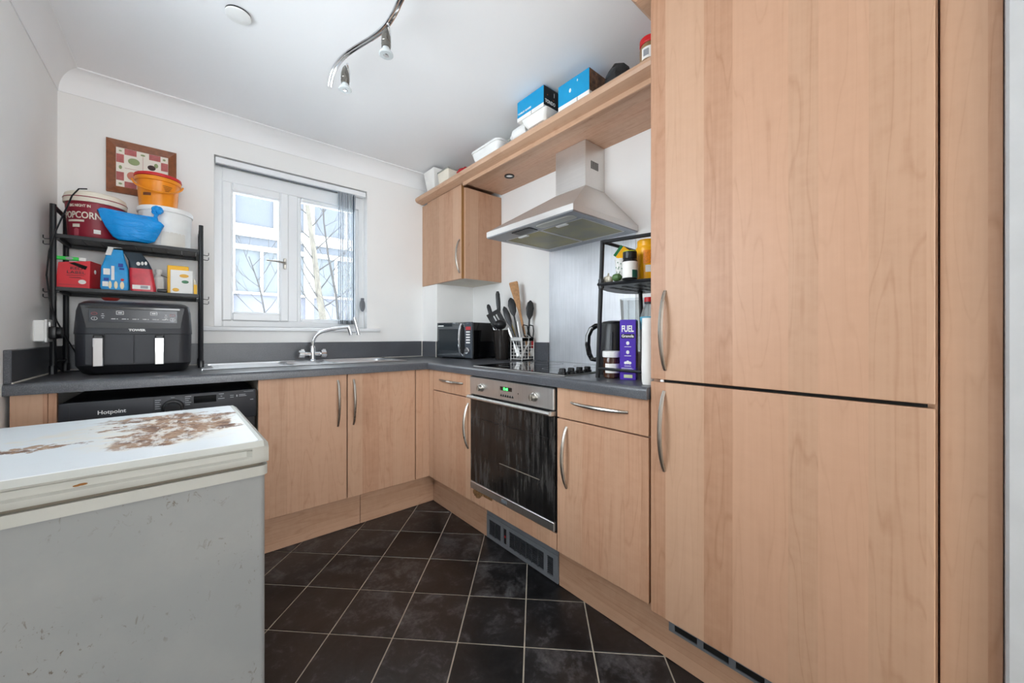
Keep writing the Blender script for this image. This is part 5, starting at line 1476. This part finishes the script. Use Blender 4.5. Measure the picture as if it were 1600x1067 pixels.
vj.add('cap', B().lathe([(0.025, ZR + 0.0782), (0.0255, ZR + 0.080), (0.0255, ZR + 0.102), (0.024, ZR + 0.104)], 1.252, 0.781, 22), BLACKP)
vj.add('lime_top', B().lathe([(0.0245, ZR + 0.1042), (0.0245, ZR + 0.1065)], 1.252, 0.781, 22), M('lime_disc', (206, 214, 40), 0.45))
yj = Thing('yellow_jar', 'large yellow plastic jar on the rack shelf by the tall unit', 'jar', (1.335, 0.757, ZR))
YJP = M('amber_yellow_plastic', (248, 178, 14), 0.3, noise=(0.1, 20))
yj.add('jar', B().lathe([(0.041, ZR + 0.0005), (0.043, ZR + 0.006), (0.041, ZR + 0.02), (0.041, ZR + 0.118), (0.043, ZR + 0.124), (0.038, ZR + 0.132)], 1.335, 0.757, 26), YJP)
yj.add('cap', B().lathe([(0.037, ZR + 0.1322), (0.037, ZR + 0.154), (0.035, ZR + 0.156)], 1.335, 0.757, 26), YJP)
yj.add('barcode', patch(1.335, 0.757, 0.0415, R(200), R(232), ZR + 0.030, ZR + 0.056), PAPERW)
yj.add('print', patch(1.335, 0.757, 0.0415, R(190), R(250), ZR + 0.062, ZR + 0.112), M('orange_label_print', (240, 140, 20), 0.4, noise=(0.3, 200)))
solo('maroon_tin', 'dark red tin behind the yellow jar', 'tin', B().lathe([(0.030, ZR + 0.0005), (0.030, ZR + 0.150), (0.027, ZR + 0.152)], 1.44, 0.815, 20), M('dark_red_tin', (112, 20, 30), 0.4), (1.44, 0.815, ZR))

# ------------------------------------------------------------------ things on top of the wall units
ZU = 2.1765
bx_ = Thing('paper_carton', 'open white paper carton in the corner on top of the wall cabinet', 'carton', (1.45, 2.61, ZU))
bx_.add('carton_walls', B().loft([rr(ZU, 0.085, 0.11, 0.004, 1.462, 2.615, 2), rr(ZU + 0.158, 0.125, 0.165, 0.004, 1.462, 2.615, 2)], caps=False).face(list(rr(ZU + 0.001, 0.085, 0.11, 0.004, 1.462, 2.615, 2))), PAPERW)
cb = Thing('cream_tub', 'cream rectangular tub with grey rim on top of the wall cabinet', 'tub', (1.46, 2.41, ZU))
cb.add('tub', B().loft([rr(ZU, 0.110, 0.13, 0.012, 1.465, 2.415), rr(ZU + 0.085, 0.126, 0.15, 0.014, 1.465, 2.415)]), CREAMP)
cb.add('grey_rim', B().loft([rr(ZU + 0.0852, 0.132, 0.156, 0.016, 1.465, 2.415), rr(ZU + 0.094, 0.132, 0.156, 0.016, 1.465, 2.415)]), M('sage_grey_rim', (148, 150, 144), 0.5))
rd = Thing('domed_cover', 'shiny red domed cover beside the white tubs on top', 'cover', (1.45, 2.17, ZU))
rd.add('dome', B().lathe([(0.060, ZU + 0.0005), (0.062, ZU + 0.010), (0.052, ZU + 0.028), (0.030, ZU + 0.038), (0.008, ZU + 0.040)], 1.455, 2.190, 26), M('gloss_red', (168, 22, 34), 0.2))
rd.add('knob', B().lathe([(0.008, ZU + 0.0402), (0.012, ZU + 0.048), (0.010, ZU + 0.054)], 1.455, 2.190, 14), M('gloss_red', (168, 22, 34), 0.2))
w1 = Thing('white_tub', 'white lidded food tub lying at the cornice edge', 'tub', (1.46, 1.90, ZU))
w1.add('tub', B().loft([rr(ZU, 0.115, 0.24, 0.03, 1.460, 1.895), rr(ZU + 0.058, 0.135, 0.285, 0.035, 1.460, 1.895)]), WHITEP)
w1.add('lid', B().loft([rr(ZU + 0.0582, 0.145, 0.295, 0.038, 1.460, 1.895), rr(ZU + 0.070, 0.145, 0.295, 0.038, 1.460, 1.895), rr(ZU + 0.076, 0.125, 0.275, 0.036, 1.460, 1.895)]), WHITEP)
w1.add('lid_tab', B().box(1.384, 1.392, 1.87, 1.93, ZU + 0.055, ZU + 0.068, 0.002), WHITEP)
w2 = Thing('frosted_container', 'frosted plastic container behind the white food tub', 'container', (1.62, 1.88, ZU))
w2.add('container', B().loft([rr(ZU, 0.13, 0.23, 0.03, 1.625, 1.87), rr(ZU + 0.125, 0.155, 0.27, 0.035, 1.625, 1.87)]), FROST)
w2.add('rim', B().loft([rr(ZU + 0.1252, 0.165, 0.28, 0.038, 1.625, 1.87), rr(ZU + 0.134, 0.165, 0.28, 0.038, 1.625, 1.87)]), FROST)
lump = Thing('white_jug', 'small white plastic bottle lying between tub and blue box', 'bottle', (1.43, 1.62, ZU))
lump.add('bottle', B().lathe([(0.012, 0), (0.020, 0.004), (0.0345, 0.025), (0.036, 0.06), (0.036, 0.12), (0.030, 0.13)], n=20, mat=Matrix.Translation((1.432, 1.655, ZU + 0.0365)) @ Matrix.Rotation(R(90), 4, 'X') @ Matrix.Rotation(R(0), 4, 'Z')), WHITEP)
lump.add('cap', B().lathe([(0.014, -0.012), (0.014, -0.0002)], n=16, mat=Matrix.Translation((1.432, 1.655, ZU + 0.0365)) @ Matrix.Rotation(R(90), 4, 'X')), WHITEP)
bag2 = solo('white_paper_bag', 'flat folded white paper bag under the blue and black box', 'bag', B().loft([rr(ZU + 0.0003, 0.12, 0.13, 0.02, 1.445, 1.425), rr(ZU + 0.03, 0.145, 0.17, 0.02, 1.442, 1.425), rr(ZU + 0.052, 0.14, 0.19, 0.015, 1.440, 1.425), rr(ZU + 0.058, 0.12, 0.17, 0.012, 1.440, 1.425)]), PAPERW, (1.445, 1.44, ZU))
CYAN = M('cyan_card', (0, 152, 206), 0.4)
BLACKC = M('black_card', (16, 16, 20), 0.35)
q0 = ZU + 0.0585
b1 = Thing('glassware_box', 'cyan box with black end panel raised on the white bag', 'box', (1.43, 1.45, q0))
b1.add('white_lower', B().box(1.372, 1.486, 1.351, 1.552, q0, q0 + 0.020), PAPERW)
b1.add('cyan_carton', B().box(1.372, 1.486, 1.351, 1.552, q0 + 0.0202, q0 + 0.108, 0.0006), CYAN)
b1.add('black_end', B().box(1.373, 1.4855, 1.3496, 1.3508, q0 + 0.010, q0 + 0.108), BLACKC)
b1.text('TONDO', 0.0245, (1.382, 1.3492, q0 + 0.026), (1, 0, 0), (0, 0, 1), INKW, sx=0.82, bold=0.0008)
b1.text('TUMBLER GLASSES', 0.0125, (1.3715, 1.546, q0 + 0.034), (0, -1, 0), (0, 0, 1), INKW, sx=1.0, bold=0.0004)
b1.add('candle_print', B().ell((1.450, 1.3493, q0 + 0.082), 0.0025, 0.0006, 0.013), INKW)
b1.add('spark_print', B().ell((1.400, 1.3493, q0 + 0.068), 0.003, 0.0006, 0.004).ell((1.445, 1.3493, q0 + 0.055), 0.006, 0.0006, 0.002), M('amber_print', (170, 96, 50), 0.5))
b1.add('slit', B().box(1.3712, 1.3722, 1.44, 1.442, q0, q0 + 0.020), INKB)
b2 = Thing('glassware_box', 'cyan box with photo end panel beside the red-lidded jar', 'box', (1.46, 1.17, ZU))
b2.add('white_lower', B().box(1.396, 1.53, 1.081, 1.272, ZU, ZU + 0.020), PAPERW)
b2.add('cyan_carton', B().box(1.396, 1.53, 1.081, 1.272, ZU + 0.0202, ZU + 0.122, 0.0006), CYAN)
b2.add('photo_end', B().box(1.3965, 1.5295, 1.0795, 1.0808, ZU + 0.020, ZU + 0.121), M('food_photo', (118, 84, 58), 0.5, noise=(0.8, 45)))
b2.add('drop_print', B().ell((1.3955, 1.195, ZU + 0.070), 0.0006, 0.007, 0.010).ell((1.3955, 1.150, ZU + 0.098), 0.0006, 0.003, 0.006), INKW)
b2.add('slit', B().box(1.3952, 1.3962, 1.15, 1.152, ZU, ZU + 0.020), INKB)
solo('black_pouch', 'crumpled black pouch beyond the cyan photo box', 'pouch', B().loft(sack(1.45, 0.965, [(ZU + 0.0005, 0.08, 0.10, 0, 0), (ZU + 0.03, 0.10, 0.12, 0, 0), (ZU + 0.055, 0.08, 0.11, 0, 0), (ZU + 0.075, 0.03, 0.08, -0.01, 0.1), (ZU + 0.088, 0.008, 0.012, -0.02, 0)], 20, 0.005, 11)), BLACKP, (1.45, 0.965, ZU))
rj = Thing('spice_jar', 'brown jar with red lid next to the tall unit cornice', 'jar', (1.445, 0.80, ZU))
rj.add('jar', B().lathe([(0.040, ZU + 0.0005), (0.043, ZU + 0.005), (0.043, ZU + 0.066), (0.038, ZU + 0.078)], 1.445, 0.805, 24), M('brown_contents', (150, 118, 78), 0.35))
rj.add('label', patch(1.445, 0.805, 0.0432, R(160), R(215), ZU + 0.010, ZU + 0.056), PAPERW)
rj.add('label_print', patch(1.445, 0.805, 0.0446, R(172), R(200), ZU + 0.020, ZU + 0.046), INKG)
rj.add('lid', B().lathe([(0.041, ZU + 0.0782), (0.043, ZU + 0.081), (0.043, ZU + 0.101), (0.040, ZU + 0.104)], 1.445, 0.805, 24), REDP)

# ------------------------------------------------------------------ ceiling fittings
al = Thing('ceiling_plate', 'round white blanking plate with dark gap on the ceiling', 'ceiling fitting', (0.150, 1.855, ZC - 0.014))
al.add('plate', B().lathe([(0.040, ZC - 0.014), (0.0435, ZC - 0.012), (0.0435, ZC - 0.007), (0.040, ZC - 0.006)], 0.150, 1.855, 36), WHITEP)
al.add('dark_gap', B().lathe([(0.0425, ZC - 0.006), (0.0425, ZC - 0.0003)], 0.150, 1.855, 36), BLACKP)  # black disc standing for the shadow gap above the plate
sl = Thing('spotlight_bar', 'curved chrome spotlight bar on the ceiling', 'ceiling light', (0.57, 1.2, 2.26))
zb_ = 2.258
ctrl = [(0.512, 1.930), (0.496, 1.835), (0.494, 1.755), (0.504, 1.680), (0.530, 1.590), (0.560, 1.505), (0.578, 1.420), (0.578, 1.340), (0.570, 1.270), (0.566, 1.19), (0.572, 1.11), (0.585, 1.03), (0.590, 0.95), (0.578, 0.87), (0.55, 0.79)]
def ribbon(ctrl, dz, w, h):
    rings = []
    for i, p in enumerate(ctrl):
        a = ctrl[max(i - 1, 0)]
        c = ctrl[min(i + 1, len(ctrl) - 1)]
        tx, ty = c[0] - a[0], c[1] - a[1]
        l = math.hypot(tx, ty)
        nx, ny = -ty / l, tx / l
        rings.append([(p[0] + nx * w, p[1] + ny * w, dz), (p[0] - nx * w, p[1] - ny * w, dz), (p[0] - nx * w, p[1] - ny * w, dz + h), (p[0] + nx * w, p[1] + ny * w, dz + h)])
    return rings
def smooth(c, it=2):
    for _ in range(it):
        o = [c[0]]
        for a, d in zip(c, c[1:]):
            o += [(a[0] * 0.75 + d[0] * 0.25, a[1] * 0.75 + d[1] * 0.25), (a[0] * 0.25 + d[0] * 0.75, a[1] * 0.25 + d[1] * 0.75)]
        c = o + [c[-1]]
    return c
ctrl = smooth(ctrl)
b = B().tube([(p[0] - 0.006, p[1], zb_) for p in ctrl], 0.0058, 8).tube([(p[0] + 0.006, p[1], zb_) for p in ctrl], 0.0058, 8)
sl.add('bar', b, CHROME)
sl.add('stem', B().lathe([(0.010, zb_), (0.010, 2.33)], 0.572, 1.11, 14), CHROME)
sl.add('ceiling_rose', B().lathe([(0.045, 2.328), (0.052, 2.336), (0.052, ZC - 0.0003)], 0.572, 1.11, 28), CHROME)
LAMPM = steel('dark_nickel', (132, 128, 122), 0.28, 'z', 0.1)
BULB = M('halogen_glass', (206, 212, 214), 0.15)
for lx, ly, kx, ky in ((0.516, 1.715, 0.0, -0.02), (0.570, 1.400, -0.002, 0.01), (0.60, 1.0, 0.0, 0.0)):
    zt_ = 2.238
    hd2 = sl.add('lamp_holder', B().lathe([(0.003, zt_), (0.010, zt_ - 0.012), (0.0165, zt_ - 0.035), (0.0175, zt_ - 0.055), (0.016, zt_ - 0.057), (0.016, zt_ - 0.062), (0.0175, zt_ - 0.064), (0.0165, zt_ - 0.078)], lx, ly, 20), LAMPM)
    sl.add('bulb', B().lathe([(0.013, zt_ - 0.0782), (0.017, zt_ - 0.088), (0.0255, zt_ - 0.100), (0.0265, zt_ - 0.105), (0.024, zt_ - 0.107)], lx, ly, 22), BULB, hd2)
    sl.add('lens', B().lathe([(0.010, zt_ - 0.1072), (0.008, zt_ - 0.109)], lx, ly, 16), CHROME, hd2)
    sl.add('arm', B().tube([(lx + 0.012, ly + 0.006, zb_), (lx + 0.019, ly + 0.008, zt_ - 0.02), (lx + 0.019, ly + 0.008, zt_ - 0.06)], 0.0045, 8), CHROME, hd2)
sl.add('glass_shade', B().lathe([(0.085, 2.300), (0.090, 2.302), (0.050, 2.322), (0.020, 2.326), (0.018, 2.322), (0.048, 2.318)], 0.600, 1.150, 36, caps=False), FROSTG)

# ------------------------------------------------------------------ outside the window
solo('pavement', 'unseen pale ground outside below the window, lightened to bounce light in', 'ground', B().box(-12, 22, 3.4, 13.2, -3.1, -3.0), M('pale_bounce_ground', (228, 228, 224), 0.9), (5, 8, -3.1))  # ground out of view, made pale to bounce light up to the ceiling
FAC = M('pale_render', (164, 163, 161), 0.8)
FACL = M('lilac_panel', (94, 96, 105), 0.6, spec=0.1)
PANE = M('sky_blue_glass', (84, 89, 94), 0.3, spec=0.15)
PANED = M('grey_blue_glass', (78, 82, 89), 0.3, spec=0.15)
bd_ = Thing('office_building', 'pale office block with white bands seen through the window', 'building', (3, 13.3, -3))
BX = [-5.25, -3.22, -1.19, 0.84, 2.87, 4.90, 6.93, 8.96, 10.99]
bd_.add('rear_wall', B().box(-5.3, 11.0, 13.30, 13.6, -3, 5.9), FAC)
for x in BX:
    bd_.add('column', B().box(x - 0.10, x + 0.10, 13.0, 13.299, -3, 5.9), FAC)
rowsb = [(-0.2, 0.0), (2.245, 2.31), (3.515, 3.65), (3.90, 4.226), (5.6, 5.9)]
for za, zb2 in rowsb:
    bd_.add('band', B().box(-5.3, 11.0, 13.04, 13.299, za, zb2), FAC)
for i in range(len(BX) - 1):
    xa, xb = BX[i] + 0.1, BX[i + 1] - 0.1
    bd_.add('panel', B().box(xa, xb, 13.16, 13.29, 0.0, 2.245), FACL)
    for za, zb2, split, mt in ((2.31, 3.515, 0.37, PANE), (3.65, 3.90, 0.88, PANED), (4.226, 5.6, 0.55, PANED)):
        xm = xa + (xb - xa) * split
        w = bd_.add('window', B().box(xm - 0.035, xm + 0.035, 13.06, 13.2, za, zb2).box(xa, xa + 0.05, 13.08, 13.2, za, zb2).box(xb - 0.05, xb, 13.08, 13.2, za, zb2), FAC)
        bd_.add('pane', B().box(xa + 0.05, xm - 0.035, 13.14, 13.16, za, zb2), mt, w)
        bd_.add('pane', B().box(xm + 0.035, xb - 0.05, 13.14, 13.16, za, zb2), mt, w)

BARK = M('birch_bark', (84, 80, 72), 0.85, noise=(0.3, 12))
TWIG = M('grey_twig', (44, 42, 41), 0.85)
def tree(label, pts, r, seed, nb=14, ln=0.9, bark=BARK):
    rnd = random.Random(seed)
    t = Thing('bare_tree', label, 'tree', (pts[0][0], pts[0][1], pts[0][2]))
    n = len(pts)
    t.add('trunk', B().tube(pts, [r * (1 - 0.75 * k / (n - 1)) for k in range(n)], 8), bark)
    for k in range(nb):
        f = 0.30 + 0.68 * k / nb
        s = f * (n - 1)
        i = int(s)
        p = Vector(pts[i]).lerp(Vector(pts[min(i + 1, n - 1)]), s - i)
        side = 1 if k % 2 else -1
        L = ln * rnd.uniform(0.6, 1.2) * (1.15 - 0.6 * f)
        d = Vector((side * rnd.uniform(0.5, 1.0), rnd.uniform(-0.4, 0.4), rnd.uniform(0.5, 1.0))).normalized()
        q = [p]
        for m_ in range(5):
            d = (d + Vector((rnd.uniform(-0.15, 0.15), rnd.uniform(-0.15, 0.15), 0.10))).normalized()
            q.append(q[-1] + d * L / 5)
        b = B().tube(q, [max(0.005, r * 0.17) * (1 - 0.16 * w) for w in range(6)], 5)
        for m_ in (2, 3, 4):
            e = (d + Vector((rnd.uniform(-0.8, 0.8), rnd.uniform(-0.3, 0.3), rnd.uniform(-0.1, 0.6)))).normalized()
            b.tube([q[m_], q[m_] + e * L * 0.25, q[m_] + (e + Vector((0, 0, 0.2))).normalized() * L * 0.5], [max(0.003, r * 0.08), max(0.0025, r * 0.06), 0.0015], 4)
        t.add('branch', b, TWIG)
tree('leaning pale bare tree in front of the right window pane', [(2.05, 7.0, -2.985), (1.90, 7.0, 0.0), (1.747, 7.0, 1.34), (1.667, 7.0, 1.87), (1.598, 7.0, 2.51), (1.50, 7.0, 3.26), (1.46, 7.0, 4.2), (1.42, 7.0, 5.2)], 0.075, 5, 18, 1.1)
tree('thin bare sapling nearer the blind than the pale tree', [(1.95, 6.0, -2.99), (1.80, 6.0, 0.3), (1.711, 6.0, 1.30), (1.674, 6.0, 1.68), (1.567, 6.0, 2.24), (1.506, 6.0, 2.74), (1.48, 6.0, 3.4)], 0.030, 9, 12, 0.7, TWIG)
tree('spindly bare sapling behind the opening window pane', [(0.80, 6.0, -2.99), (0.76, 6.0, 0.3), (0.80, 6.0, 1.2), (0.72, 6.0, 1.7), (0.60, 6.0, 2.1)], 0.020, 12, 12, 0.8, TWIG)
